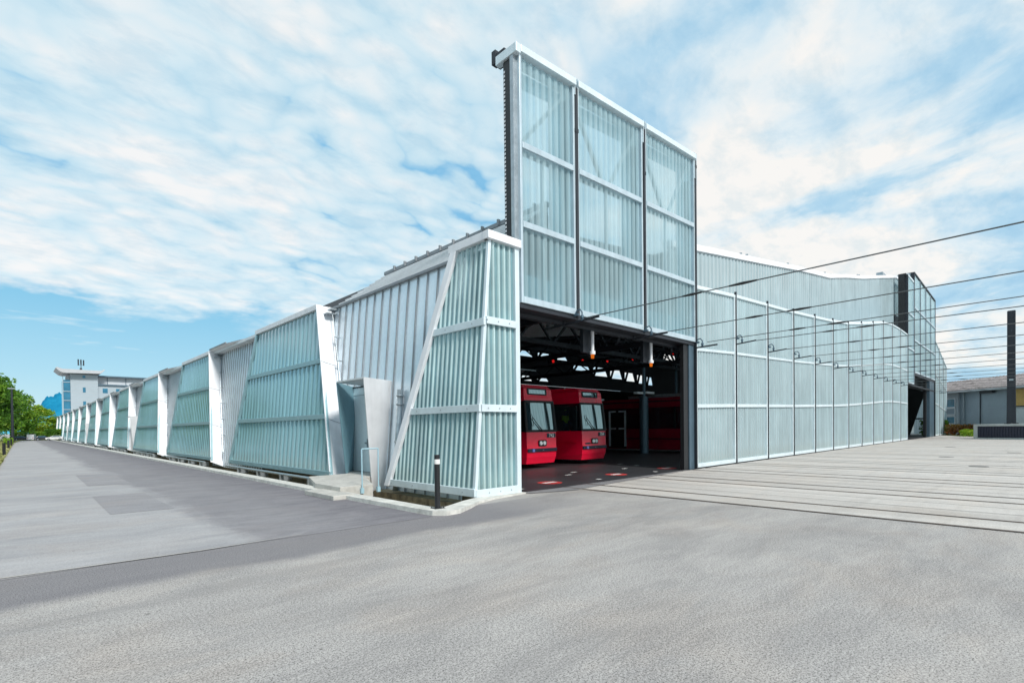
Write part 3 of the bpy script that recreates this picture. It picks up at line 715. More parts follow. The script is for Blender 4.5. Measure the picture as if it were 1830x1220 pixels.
# ------------------------------------------------------------------ the hall behind: lining, ceiling, trusses
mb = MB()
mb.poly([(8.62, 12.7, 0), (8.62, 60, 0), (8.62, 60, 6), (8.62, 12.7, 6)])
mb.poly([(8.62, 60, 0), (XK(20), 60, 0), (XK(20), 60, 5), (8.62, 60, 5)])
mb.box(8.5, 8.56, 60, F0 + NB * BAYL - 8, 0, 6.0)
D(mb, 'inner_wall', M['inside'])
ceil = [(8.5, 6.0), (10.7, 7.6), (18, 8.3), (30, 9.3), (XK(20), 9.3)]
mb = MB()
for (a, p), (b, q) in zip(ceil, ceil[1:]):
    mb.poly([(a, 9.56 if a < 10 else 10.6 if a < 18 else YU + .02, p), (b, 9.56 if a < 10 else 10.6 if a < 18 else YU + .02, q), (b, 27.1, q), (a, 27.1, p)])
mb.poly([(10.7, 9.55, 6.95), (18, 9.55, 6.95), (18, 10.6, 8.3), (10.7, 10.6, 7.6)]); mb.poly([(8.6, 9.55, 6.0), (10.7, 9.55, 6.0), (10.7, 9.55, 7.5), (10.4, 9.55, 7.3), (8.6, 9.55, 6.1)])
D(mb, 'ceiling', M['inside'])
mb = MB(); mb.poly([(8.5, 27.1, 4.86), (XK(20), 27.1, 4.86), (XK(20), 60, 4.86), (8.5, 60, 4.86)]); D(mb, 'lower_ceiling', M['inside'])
# clerestory wall at Y=27 with openings
opn = [(26.5, 28.3, 6.98, 7.36), (28.9, 30.4, 7.0, 7.36), (30.9, 32.4, 7.02, 7.34),
       (33.2, 35.5, 6.35, 6.72), (35.9, 37.9, 6.05, 6.78), (38.4, 40.2, 5.95, 6.72), (40.7, 42.3, 5.85, 6.62), (42.8, 44.0, 5.74, 6.52), (44.5, 45.5, 5.66, 6.42),
       (47.8, 50.3, 8.35, 8.95), (26.7, 28.2, 5.15, 5.5), (28.8, 30.1, 5.2, 5.42), (58, 61, 5.9, 6.6), (62, 65, 5.9, 6.6)]
def cz(x):
    for (a, p), (b, q) in zip(ceil, ceil[1:]):
        if a <= x <= b: return p + (q - p) * (x - a) / (b - a)
    return ceil[-1][1]
xs = sorted({8.5, 10.7, 18.0, 30.0, XK(20)} | {o[0] for o in opn} | {o[1] for o in opn})
mb = MB(); zlo = 4.86
for a, b in zip(xs, xs[1:]):
    m_ = (a + b) / 2; cuts = sorted([(o[2], o[3]) for o in opn if o[0] <= m_ <= o[1]]); z = zlo
    for (c0, c1) in cuts: mb.poly([(a, 27, z), (b, 27, z), (b, 27, c0), (a, 27, c0)]); z = c1
    mb.poly([(a, 27, z), (b, 27, z), (b, 27, max(z + .01, cz(b))), (a, 27, max(z + .01, cz(a)))])
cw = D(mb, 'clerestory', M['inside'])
mb = MB()
for (x0, x1, z0, z1) in opn:
    dx = min(.42, (x1 - x0) * .22)
    mb = MB(); mb.beam((x0 - .1, 26.9, z0 - .1), (x0 + dx, 26.9, z1 + .1), .14); D(mb, 'brace', M['inside'], cw)
    mb = MB(); mb.beam((x1 + .1, 26.9, z0 - .1), (x1 - dx, 26.9, z1 + .1), .14); D(mb, 'brace', M['inside'], cw)
def truss(y, x0, x1, z0, z1, n):
    mb = MB(); mb.beam((x0, y, z0), (x1, y, z0), .16, .2); mb.beam((x0, y, z1), (x1, y, z1), .16, .2)
    for i in range(n):
        a = x0 + (x1 - x0) * i / n; b = x0 + (x1 - x0) * (i + 1) / n
        mb.beam((a, y, z0), ((a + b) / 2, y, z1), .09); mb.beam(((a + b) / 2, y, z1), (b, y, z0), .09)
    return D(mb, 'roof_truss', M['dark'])
for y, z0, z1 in ((15.5, 5.4, 6.5), (20.5, 6.2, 7.5)): truss(y, 10.9, 60, z0, z1, 22)
for x in (12.6, 19.7, 26.8): 
    mb = MB(); mb.beam((x, 10, 5.2), (x, 26.8, 5.2), .12, .22); mb.beam((x, 10, 5.9), (x, 26.8, 5.9), .12, .12)
    for i in range(8): y = 10.5 + i * 2; mb.beam((x, y, 5.2), (x, y + 1, 5.9), .06); mb.beam((x, y + 1, 5.9), (x, y + 2, 5.2), .06)
    D(mb, 'roof_beam', M['dark'])
# signal lamps under the roof
for (x, z) in ((22.9, 6.1), (26.9, 6.2), (30.2, 6.5), (33.3, 6.75), (36.9, 7.2), (43.6, 8.3)):
    mb = MB(); mb.tube((x, 23.9, z), (x, 23.7, z), .12, n=12); mb.tube((x, 24.05, z), (x, 23.9, z), .16, n=12); mb.tube((x, 24, z), (x, 24, 9.2), .02, n=6)
    s_ = D(mb, 'signal_lamp', M['black']); mb = MB(); mb.tube((x, 23.70, z), (x, 23.66, z), .11, n=14); D(mb, 'lens', M['redlamp'], s_)
# inside columns
for (x, y) in ((26.85, 16.5), (41.0, 22)):
    mb = MB(); mb.tube((x, y, 0), (x, y, 3.35), .26, n=20); mb.tube((x, y, 3.35), (x, y, 8.9), .10, n=10); c_ = D(mb, 'hall_column', M['slate'], None, 0, False)
    mb = MB(); mb.box(x - .9, x - .25, y - .12, y + .12, 3.5, 3.62); mb.box(x + .1, x + 1.0, y - .12, y + .12, 3.55, 3.67); D(mb, 'floodlight', M['white_alu'], c_)

# ------------------------------------------------------------------ ground
def flat(name, pts, z, mat, kind='structure'):
    mb = MB(); mb.poly([(p[0], p[1], z) for p in pts]); o = mb.build(name, mat); return struct(o)
R = 6000
mb = MB()
def rect(x0, x1, y0, y1): mb.poly([(x0, y0, 0), (x1, y0, 0), (x1, y1, 0), (x0, y1, 0)])
rect(-R, 5.7, -R, 7.66); rect(5.7, R, -R, 7.66)
rect(-R, 5.7, 7.66, R); rect(5.7, 8.8, F0 + NB * BAYL - 6, R); rect(8.8, R, 7.66, R)
mb.poly([(5.7, 7.66, 0), (8.8, 7.66, 0), (8.8, 8.92, 0), (7.4, 8.74, 0), (6.3, 8.18, 0)])
struct(mb.build('ground', M['asphalt']))
mb = MB(); e = F0 + NB * BAYL - 6
mb.poly([(5.6, 7.6, -.42), (8.9, 7.6, -.62), (8.9, e, -.62), (5.6, e, -.42)])
mb.poly([(5.78, 7.7, 0), (5.78, e, 0), (5.9, e, -.5), (5.9, 7.7, -.5)])
mb.poly([(5.7, 7.66, -.0), (6.3, 8.18, -.0), (6.5, 8.6, -.55), (5.7, 8.3, -.55)]); mb.poly([(6.3, 8.18, 0), (7.4, 8.74, 0), (7.4, 8.95, -.6), (6.5, 8.6, -.55)])
mb.poly([(7.4, 8.98, 0), (8.85, 8.98, 0), (8.85, 8.98, -.6), (7.4, 8.98, -.6)])
mb.poly([(8.0, 8.9, .0), (8.0, e, .0), (8.0, e, -.7), (8.0, 8.9, -.7)])
mb.box(7.45, 7.9, 9.0, 13.6, -.6, -.18)
struct(mb.build('pit', M['pit']))
flat('road', [(-.66, 7.92), (5.40, 7.72), (5.40, 160), (.4, 160), (-.5, 120)], .004, M['road'])
flat('asphalt_patch_near', [(1.25, 12.6), (2.3, 12.55), (2.35, 16.5), (1.28, 16.45)], .008, M['patch'])
flat('asphalt_patch_far', [(1.45, 19.8), (2.5, 19.7), (2.55, 25.3), (1.5, 25.35)], .008, M['patch'])
flat('pale_joint', [(-9, 8.02), (-.2, 7.95), (1.7, 7.80), (3.1, 7.87), (3.1, 7.885), (1.7, 7.83), (-.2, 7.985), (-9, 8.055)], .012, M['apron'])
flat('concrete_apron', [(10.45, Y0 - .1), (10.2, 8.3), (10.50, 7.2), (10.50, -60), (100, -60), (100, Y0 - .1)], .006, M['apron'])
flat('hall_floor', [(8.84, Y0 - .08), (10.5, Y0 - .15), (XK(20) - .1, Y0 - .02), (XK(20) - .1, 60), (8.64, 60), (8.64, Y0)], .010, M['hall'])
flat('stained_threshold', [(8.84, Y0 - .06), (8.9, 8.6), (9.6, 8.35), (10.2, 8.2), (11.5, 8.35), (14, 8.55), (17.2, 8.8), (17.2, Y0 - .05), (10, Y0 - .12)], .014, M['trench'])
# rails and joints in the apron: one track per front bay
def lines(name, xs, w, z, mat, y0=-60, y1=Y0 - .12):
    mb = MB()
    for x in xs: mb.poly([(x - w / 2, y0, z), (x + w / 2, y0, z), (x + w / 2, y1, z), (x - w / 2, y1, z)])
    return struct(mb.build(name, mat))
tr = [10.9 + BAY * k for k in range(21)]
rx = [x for c in tr for x in (c - .5, c + .5)]
lines('rail_grooves', [x + .03 for x in rx], .06, .012, M['groove'])
lines('rail_heads', rx, .045, .016, M['rail'])
lines('rail_edges', [x - .035 for x in rx[:6]], .02, .017, M['rust'], -6)
lines('slab_joints', [c + 1.35 for c in tr] + [c + 2.2 for c in tr], .02, .011, M['groove'])
mb = MB()
for (x, y) in ((25, 1.6), (31, 3.1), (44, 4.2), (37, 1.0)): mb.tube((x, y, .006), (x, y, .016), .28, n=20)
struct(mb.build('manhole_covers', M['groove']))
# kerb
def kerb(pts_out, w, h, name='kerb'):
    mb = MB()
    n = len(pts_out)
    for (a, b) in zip(pts_out, pts_out[1:]):
        mb.hexa([(a[0], a[1], -.3), (a[2], a[3], -.3), (b[2], b[3], -.3), (b[0], b[1], -.3), (a[0] + .02, a[1] + .0, a[4]), (a[2], a[3], a[4]), (b[2], b[3], b[4]), (b[0] + .02, b[1], b[4])])
    return struct(mb.build(name, M['kerb']))
kerb([(5.38, e, 5.74, e, .09), (5.38, 60, 5.74, 60, .09), (5.38, 20, 5.74, 20, .09), (5.36, 11, 5.72, 11, .09), (5.40, 8.3, 5.74, 8.4, .09), (5.44, 7.80, 5.76, 8.12, .09), (5.62, 7.60, 5.95, 8.07, .085), (5.95, 7.62, 6.3, 8.26, .08), (6.5, 7.95, 6.75, 8.52, .07), (7.0, 8.30, 7.2, 8.74, .055), (7.6, 8.52, 7.7, 8.86, .04), (8.84, 8.72, 8.84, 8.90, .03)], .3, .08)
# floor markings in the doorway
mb = MB(); mw = MB()
def ell(m_, x, y, a, b, z): m_.poly([(x + a * math.cos(t * math.pi / 12), y + b * math.sin(t * math.pi / 12), z) for t in range(24)])
for x in (10.95, 14.25, 17.55): ell(mb, x, 9.82, .36, .36, .016)
struct(mb.build('floor_marking_discs', M['redmark']))
for x in (10.95, 14.25, 17.55): mw.poly([(x - .25, 9.74, .02), (x + .25, 9.74, .02), (x + .25, 9.92, .02), (x - .25, 9.92, .02)])
for (x, y) in ((9.9, 10.4), (13.0, 10.9), (13.9, 11.4), (16.3, 10.9), (18.2, 12.4), (17.9, 11.4)): mw.poly([(x, y, .016), (x + .3, y, .016), (x + .3, y + .12, .016), (x, y + .12, .016)])
for (x, y) in ((9.25, 9.3), (12.55, 9.25), (15.9, 9.3)): mw.poly([(x, y, .016), (x + .16, y, .016), (x + .16, y + .16, .016), (x, y + .16, .016)])
struct(mw.build('floor_marking_dashes', M['white']))

# ------------------------------------------------------------------ trams
def make_tram(cx, number, label, length=29.0, yf=13.6, detailed=True):
    T = thing('tram', label, 'tram', (cx, yf, 0), 'red trams parked side by side in the depot')
    # section rings along the length: plan outline [x half width at y]
    def ring(y_lo, y_hi, hw_lo, hw_hi, z0, z1):
        return y_lo, y_hi, hw_lo, hw_hi, z0, z1
    WF, WB = .84, 1.06       # half width at nose and of the body
    yb = 1.75                # where the nose taper ends
    # lower body shell
    def shell(mb, z0, z1, rake0, rake1, wf0=WF, wf1=WF, th=.08, floor=False, roof=False):
        a = [(-wf0, rake0), (wf0, rake0), (WB, yb), (WB, length), (-WB, length), (-WB, yb)]
        b = [(-wf1, rake1), (wf1, rake1), (WB, yb), (WB, length), (-WB, length), (-WB, yb)]
        for i in range(6):
            j = (i + 1) % 6
            mb.poly([(a[i][0], a[i][1], z0), (a[j][0], a[j][1], z0), (b[j][0], b[j][1], z1), (b[i][0], b[i][1], z1)])
        if floor: mb.poly([(x, y, z0) for x, y in reversed(a)])
        if roof: mb.poly([(x, y, z1) for x, y in b])
    mb = MB(); shell(mb, .70, 1.43, -.02, 0.0, WF + .0, WF); shell(mb, .46, .70, .0, -.02); shell(mb, .20, .46, .08, 0.0, WF - .04, WF, floor=True)
    shell(mb, 2.62, 3.10, .14, .20, WF - .02, WF - .06); shell(mb, 3.10, 3.28, .20, .36, WF - .06, WF - .14, roof=True)
    mb.poly([(-WB, .2, .95), (WB, .2, .95), (WB, length, .95), (-WB, length, .95)])
    body = mb.build('body', M['red'], T, .012)
    mb = MB()   # window pillars
    for s in (-1, 1):
        mb.beam((s * (WF - .0), .02, 1.43), (s * (WF - .03), .16, 2.62), .09, .09)
        mb.beam((s * (WB - .04), yb + .1, 1.43), (s * (WB - .04), yb + .1, 2.62), .12, .1)
        y = yb + 1.9
        while y < length: mb.beam((s * (WB - .04), y, 1.43), (s * (WB - .04), y, 2.62), .06, .14); y += 1.7
    mb.build('pillar', M['black'], T)
    mb = MB(); mb.poly([(-WB + .1, 2.2, .95), (WB - .1, 2.2, .95), (WB - .1, 2.2, 2.62), (-WB + .1, 2.2, 2.62)]); mb.box(-.6, .6, .35, .8, .95, 1.5); mb.build('cab_bulkhead', M['black'], T)
    # windscreen
    mb = MB(); n = 6
    for i in range(n):
        u0 = -1 + 2 * i / n; u1 = -1 + 2 * (i + 1) / n; c = lambda u: -.035 * (1 - u * u)
        mb.poly([(u0 * .78, .03 + c(u0), 1.50), (u1 * .78, .03 + c(u1), 1.50), (u1 * .76, .15 + c(u1), 2.58), (u0 * .76, .15 + c(u0), 2.58)])
    ws = mb.build('windscreen', M['wscreen'], T, 0, True)
    mb = MB()
    mb.beam((-.84, .0, 1.47), (.84, .0, 1.47), .06, .09); mb.beam((-.81, .12, 2.61), (.81, .12, 2.61), .06, .08)
    mb.beam((-.82, -.0, 1.45), (-.80, .13, 2.62), .07, .05, up=(0, 1, 0)); mb.beam((.82, -.0, 1.45), (.80, .13, 2.62), .07, .05, up=(0, 1, 0)); mb.build('seal', M['rubber'], ws)
    mb = MB(); mb.tube((.0, -.06, 1.44), (-.5, .0, 2.0), .014, n=6); mb.tube((-.52, .03, 2.12), (-.45, -.02, 1.66), .012, n=6); mb.tube((.05, -.06, 1.46), (-.35, -.01, 1.82), .01, n=6)
    mb.build('wiper', M['rubber'], ws)
    for s in (-1, 1):   # cab side window and long window band
        mb = MB(); x0 = s * (WF + .012); x1 = s * (WB + .002)
        mb.poly([(s * (WF + .005), .12, 1.46), (x1, yb, 1.46), (x1, yb, 2.60), (s * (WF - .01), .24, 2.60)]); mb.build('cab_window', M['glass'], T)
        mb = MB(); mb.poly([(x1, yb + .12, 1.46), (x1, length - .1, 1.46), (x1, length - .1, 2.60), (x1, yb + .12, 2.60)]); mb.build('side_window', M['glass'], T)
    # destination display
    mb = MB(); sx = -.06
    pts = []
    for (cx_, cz_, a0) in ((.44, 3.07, 0), (-.56, 3.07, 90), (-.56, 2.93, 180), (.44, 2.93, 270)):
        for t in (0, 30, 60, 90): pts.append((cx_ + .06 * math.cos(math.radians(a0 + t)), cz_ + .06 * math.sin(math.radians(a0 + t))))
    fy = lambda z: .14 + (z - 2.62) * .125 - .012
    mb.slab([(x, fy(z), z) for x, z in pts], (0, .02, 0)); dd = mb.build('destination_display', M['rubber'], T)
    mb = MB(); mb.poly([(-.52, fy(2.92) - .004, 2.92), (.40, fy(2.92) - .004, 2.92), (.40, fy(3.08) - .004, 3.08), (-.52, fy(3.08) - .004, 3.08)]); mb.build('display_glass', M['wscreen'], dd)
    # number, lamps, bumper
    mb = MB(); mb.box(.30, .80, -.022, .02, 1.20, 1.36); pl = mb.build('number_plate', M['navy'], T)
    text_mesh('number', number, .20, (.55, -.026, 1.28), (math.pi / 2, 0, 0), M['white'], pl)
    mb = MB(); pts = []
    for (cx_, cz_, a0) in ((.18, 1.05, 0), (-.16, 1.05, 90), (-.16, .93, 180), (.18, .93, 270)):
        for t in (0, 45, 90): pts.append((cx_ + .06 * math.cos(math.radians(a0 + t)), cz_ + .06 * math.sin(math.radians(a0 + t))))
    mb.slab([(x, -.05, z) for x, z in pts], (0, .06, 0)); hh = mb.build('headlamp_housing', M['rubber'], T)
    for x in (-.09, .11):
        mb = MB(); mb.tube((x, -.075, .99), (x, -.05, .99), .07, .085, n=16); mb.build('headlamp', M['lampglass'], hh, 0, False)
    mb = MB(); mb.box(-.83, .83, -.075, .02, .66, .79); bp = mb.build('bumper', M['navy'], T, .01)
    mb = MB(); mb.box(-.60, -.46, -.082, -.07, .665, .785); wp = mb.build('wheelchair_sign', M['blue'], T)
    mb = MB(); yy = -.085
    mb.tube((-.535, yy, .768), (-.535, yy + .003, .768), .010, n=8); mb.beam((-.535, yy, .76), (-.535, yy, .72), .012, .003, up=(0, 1, 0)); mb.beam((-.535, yy, .722), (-.505, yy, .722), .012, .003); mb.beam((-.505, yy, .722), (-.49, yy, .69), .012, .003, up=(0, 1, 0))
    for t in range(8):
        a0, a1 = math.radians(100 + t * 28), math.radians(128 + t * 28); mb.beam((-.53 + .028 * math.cos(a0), yy, .705 + .028 * math.sin(a0)), (-.53 + .028 * math.cos(a1), yy, .705 + .028 * math.sin(a1)), .007, .003, up=(0, 1, 0))
    mb.build('symbol', M['white'], wp)
    mb = MB(); mb.tube((.0, -.09, .725), (.0, -.07, .725), .02, n=10); mb.build('coupling_cap', M['galv'], bp)
    # pantograph and roof gear
    mb = MB()
    mb.box(-.7, .7, 3.2, 5.0, 3.28, 3.48); mb.box(-.6, .6, 7.0, 9.5, 3.28, 3.55); mb.tube((-.5, 1.2, 3.34), (-.5, 2.6, 3.34), .04, n=6)
    mb.beam((-.3, 4, 3.45), (-.3, 5.5, 3.95), .04); mb.beam((.3, 4, 3.45), (.3, 5.5, 3.95), .04); mb.beam((-.3, 5.5, 3.95), (0, 4.2, 4.45), .04); mb.beam((.3, 5.5, 3.95), (0, 4.2, 4.45), .04); mb.beam((-.8, 4.2, 4.47), (.8, 4.2, 4.47), .06, .05)
    mb.build('pantograph', M['galv'], T)
    mb = MB()
    for y in (2.6, 4.4, 13.5, 15.3, 24, 26): 
        for s in (-1, 1): mb.tube((s * .45, y, .33), (s * .58, y, .33), .33, n=20)
    mb.build('wheel', M['tyre'], T)
    if number == '704':
        mb = MB(); mb.slab([(-.70, .155, 2.69), (.34, .155, 2.69), (.34, .172, 2.84), (-.70, .172, 2.84)], (0, -.012, 0)); mb.build('sign_strip', M['pink'], T)
        mb = MB(); mb.box(-.62, -.28, -.032, .0, .86, .93); mb.build('vent', M['navy'], T)
    return T
t1 = make_tram(14.72, '742', 'red tram numbered 742, nearest the ribbed corner, half hidden by the door edge')
t2 = make_tram(18.08, '704', 'red tram numbered 704 with a pink strip above its windscreen, right of tram 742')
# third tram seen from its side, with grey framed doors
def side_tram():
    T = thing('tram', 'red tram seen from its long side in the dark depot behind a round column', 'tram', (28.6, 12.2, 0), 'red trams parked side by side in the depot')
    L = 30
    mb = MB(); mb.box(-1.1, 1.1, 0, L, .2, 1.45); mb.box(-1.1, 1.1, 0, L, 2.72, 3.3); mb.box(-.98, .98, .2, L - .2, .9, 3.0); mb.build('body', M['red_shaded'], T, .03)
    mb = MB(); mb.poly([(-1.104, .1, 1.45), (-1.104, L, 1.45), (-1.104, L, 2.72), (-1.104, .1, 2.72)]); mb.build('side_window', M['winglass'] if 0 else M['glass'], T)
    mb = MB(); y = .8
    while y < L: mb.box(-1.12, -1.09, y, y + .12, 1.45, 2.72); y += 1.8
    mb.build('pillar', M['black'], T)
    mb = MB(); mb.box(-1.13, -1.10, .0, L, .82, .88); mb.box(-1.13, -1.10, 0, L, 3.05, 3.12); mb.build('trim', M['rubber'], T)
    y0, y1 = 5.95, 7.25
    d = MB(); d.box(-1.14, -1.105, y0, y1, .25, 2.7); dd = d.build('door', M['black'], T)
    f = MB()
    for (a, b) in ((y0, y0 + .13), (y1 - .13, y1)): f.box(-1.17, -1.14, a, b, .35, 2.6)
    for (a, b) in ((y0 + .13, y0 + .55), (y1 - .55, y1 - .13)): f.box(-1.17, -1.14, a, b, 2.5, 2.6); f.box(-1.17, -1.14, a, b, 1.42, 1.52)
    f.build('door_frame', M['alu'], dd)
    mb = MB(); mb.box(-.8, .8, 2, 6, 3.3, 3.5); mb.box(-.8, .8, 9, 12, 3.3, 3.52); mb.build('roof_box', M['galv'], T)
    mb = MB(); mb.box(-1.1, 1.1, -.06, 0, .2, 3.28); mb.build('end_panel', M['red_shaded'], T)
    return T
side_tram()

# ------------------------------------------------------------------ person in the cab of the second tram
def skin_person(root_loc, label):
    vs = [(0, 0, .95), (0, 0, 1.18), (0, .0, 1.42), (0, 0, 1.52), (0, -.02, 1.64), (0, -.02, 1.74),
          (-.18, 0, 1.42), (-.25, -.02, 1.16), (-.22, -.20, 1.02), (-.2, -.28, 1.0), (.18, 0, 1.42), (.25, -.02, 1.16), (.22, -.2, 1.02), (.2, -.28, 1.0),
          (-.1, 0, .9), (-.11, -.01, .5), (-.11, .0, .08), (-.11, -.14, .04), (.1, 0, .9), (.11, -.01, .5), (.11, 0, .08), (.11, -.14, .04)]
    es = [(0, 1), (1, 2), (2, 3), (3, 4), (4, 5), (2, 6), (6, 7), (7, 8), (8, 9), (2, 10), (10, 11), (11, 12), (12, 13), (0, 14), (14, 15), (15, 16), (16, 17), (0, 18), (18, 19), (19, 20), (20, 21)]
    rad = [.15, .14, .15, .055, .09, .075, .065, .048, .036, .04, .065, .048, .036, .04, .09, .06, .045, .035, .09, .06, .045, .035]
    me = bpy.data.meshes.new('person'); me.from_pydata(vs, es, []); me.materials.append(M['cloth'])
    me.materials.append(M['skin'])
    o = bpy.data.objects.new('person', me); COL.objects.link(o); o.location = root_loc
    sk = o.modifiers.new('Skin', 'SKIN')
    for i, r in enumerate(rad): me.skin_vertices[0].data[i].radius = (r, r * .8)
    me.skin_vertices[0].data[0].use_root = True
    ss = o.modifiers.new('Sub', 'SUBSURF'); ss.levels = 2; ss.render_levels = 2
    tag(o, label, 'person')
    def part(nm, vv, ee, rr, mat):
        m_ = bpy.data.meshes.new(nm); m_.from_pydata(vv, ee, []); m_.materials.append(mat); p = bpy.data.objects.new(nm, m_); COL.objects.link(p); p.parent = o
        p.modifiers.new('Skin', 'SKIN'); s2 = p.modifiers.new('Sub', 'SUBSURF'); s2.levels = s2.render_levels = 2
        for i, r in enumerate(rr): m_.skin_vertices[0].data[i].radius = (r, r * .85)
        m_.skin_vertices[0].data[0].use_root = True
    part('jacket', [(0, 0, .98), (0, 0, 1.2), (0, 0, 1.44), (-.19, 0, 1.42), (-.26, -.02, 1.16), (.19, 0, 1.42), (.26, -.02, 1.16)], [(0, 1), (1, 2), (2, 3), (3, 4), (2, 5), (5, 6)], [.19, .175, .17, .09, .065, .09, .065], M['hivis'])
    part('head_skin', [(0, -.02, 1.60), (0, -.025, 1.70)], [(0, 1)], [.096, .095], M['skin'])
    part('cap', [(0, -.02, 1.72), (0, -.01, 1.78)], [(0, 1)], [.105, .085], M['hivis'])
    return o
skin_person((17.52, 14.75, .95), 'person in a yellow-green hi-vis jacket and cap standing inside the cab of tram 704').scale = (.8, .8, .8)

# ------------------------------------------------------------------ overhead wires
WIREZ = lambda k: 4.60 if k < 2 else (4.72 if k == 2 else 5.04)
ordn = ['first', 'second', 'third', 'fourth', 'fifth', 'sixth', 'seventh', 'eighth', 'ninth', 'tenth', 'eleventh', 'twelfth', 'thirteenth', 'fourteenth', 'fifteenth', 'sixteenth', 'seventeenth', 'eighteenth', 'nineteenth']
for k in range(19):
    x = 10.9 + BAY * k; z = WIREZ(k); zs = z - (.10 if k < 3 else .03)
    lab = ('dark overhead wire fixed at the %s post of the front, counted from the left' % ordn[k]) if k else 'nearest dark overhead wire, running from the first door post to the upper right'
    r = .013 if k < 3 else .016
    W = thing('overhead_wire', lab, 'overhead wire', (x, Y0 - .5, zs), 'overhead wires running out from the depot front')
    mb = MB(); n = 16; L = 70
    pts = [(0, -L * i / n, (z - zs) * min(1, i * L / n / 8.0) - .25 * math.sin(math.pi * i / n) * 0) for i in range(n + 1)]
    mb.path(pts, r, 6); mb.build('strand', M['wire'], W)
    for (ya, yb_) in ((5.68, 5.22), (4.62, 4.05)):
        f = lambda y: (z - zs) * min(1, (Y0 - .5 - y) / 8.0)
        mb = MB(); ym = (ya + yb_) / 2
        mb.tube((0, ya - Y0 + .5, f(ya)), (0, ym - Y0 + .5, f(ym)), .018, .032, n=8); mb.tube((0, ym - Y0 + .5, f(ym)), (0, yb_ - Y0 + .5, f(yb_)), .032, .018, n=8)
        mb.build('insulator', M['black'], W)

# ------------------------------------------------------------------ street furniture
def bollard(x, y, h, label, r=.045, band=True, z=0):
    B = thing('bollard', label, 'bollard', (x, y, z))
    mb = MB(); mb.tube((0, 0, 0), (0, 0, h), r, n=20); mb.build('post', M['black'], B, 0, False)
    if band:
        mb = MB(); mb.tube((0, 0, h - .175), (0, 0, h - .085), r + .004, n=20, caps=False); mb.build('reflective_band', M['white'], B)
    mb = MB(); mb.box(-.11, .11, -.09, .09, 0, .012)
    for sx in (-.09, .09):
        for sy in (-.07, .07): mb.tube((sx, sy, .012), (sx, sy, .03), .012, n=6)
    mb.build('base_plate', M['black'], B); return B
bollard(5.72, 8.0, 1.02, 'slim black bollard with a white band on the kerb corner', .052, z=.085)
for (x, y), l in zip(((-.80, 52.0), (-.78, 72), (-.74, 92)), ('nearest plain black bollard on the grass verge at the left', 'middle plain black bollard on the grass verge at the left', 'farthest plain black bollard on the verge at the left, by the lamp post')):
    bollard(x, y, .95, l, .09, False)
LP = thing('lamp_post', 'tall thin black lamp post in front of the trees at the left', 'lamp post', (-.82, 128, 0))
mb = MB(); mb.tube((0, 0, 0), (0, 0, 9.6), .22, .13, n=10); mb.build('pole', M['dark'], LP)
mb = MB(); mb.box(-.5, .5, -.2, .2, 9.6, 9.75); mb.build('lamp_head', M['galv'], LP)
FS = thing('steel_mast', 'dark blue steel mast rising out of the low concrete box at the right', 'mast', (69.4, 2.1, 0))
mb = MB(); mb.hexa([(-.3, -.34, 0), (.3, -.34, 0), (.3, .34, 0), (-.3, .34, 0), (-.24, -.26, 12.35), (.24, -.26, 12.35), (.24, .26, 12.35), (-.24, .26, 12.35)]); mb.build('shaft', M['dark'], FS)
mb = MB(); mb.box(-.5, .5, -.5, .5, .9, 1.5); mb.build('foot', M['dark'], FS)
mb = MB(); mb.beam((-.31, .0, 5.6), (-.31, 0, 5.75), .3, .3); mb.build('clamp', M['galv'], FS)
mb = MB(); mb.box(-.32, -.30, -.30, -.20, 1.5, 12.3); mb.box(-.32, -.30, .20, .30, 1.5, 12.3); mb.build('flange', M['dark'], FS)
PB = thing('concrete_box', 'low concrete box with a dark ribbed front around the foot of the mast', 'concrete box', (66.0, 4.6, 0))
mb = MB(); A = Vector((0, 0, 0)); dirv = Vector((-.30, -1, 0)).normalized(); nrm = Vector((1, -.30, 0)).normalized()
def pb(s, d, z): return A + dirv * s + nrm * d + Vector((0, 0, z))
def pbox(m_, s0, s1, d0, d1, z0, z1): m_.hexa([pb(s0, d0, z0), pb(s1, d0, z0), pb(s1, d1, z0), pb(s0, d1, z0), pb(s0, d0, z1), pb(s1, d0, z1), pb(s1, d1, z1), pb(s0, d1, z1)])
pbox(mb, 0, 12, 0, 6, 1.22, 1.42); pbox(mb, 0, .28, 0, 6, 0, 1.22); pbox(mb, .28, 12, 0, 6, 0, .14); pbox(mb, 11.7, 12, 0, 6, .14, 1.22); mb.build('shell', M['concrete'], PB, .01)
mb = MB(); pbox(mb, .28, 11.7, .16, .3, .14, 1.22); s = .4
while s < 11.6: pbox(mb, s, s + .09, .10, .16, .14, 1.22); s += .2
mb.build('ribbed_front', M['navy'], PB)
mb = MB()
for s in (2.2, 4.2, 4.9, 6.1): pbox(mb, s, s + .3, .6, 1.0, 1.42, 1.5)
mb.build('lid', M['dark'], PB)

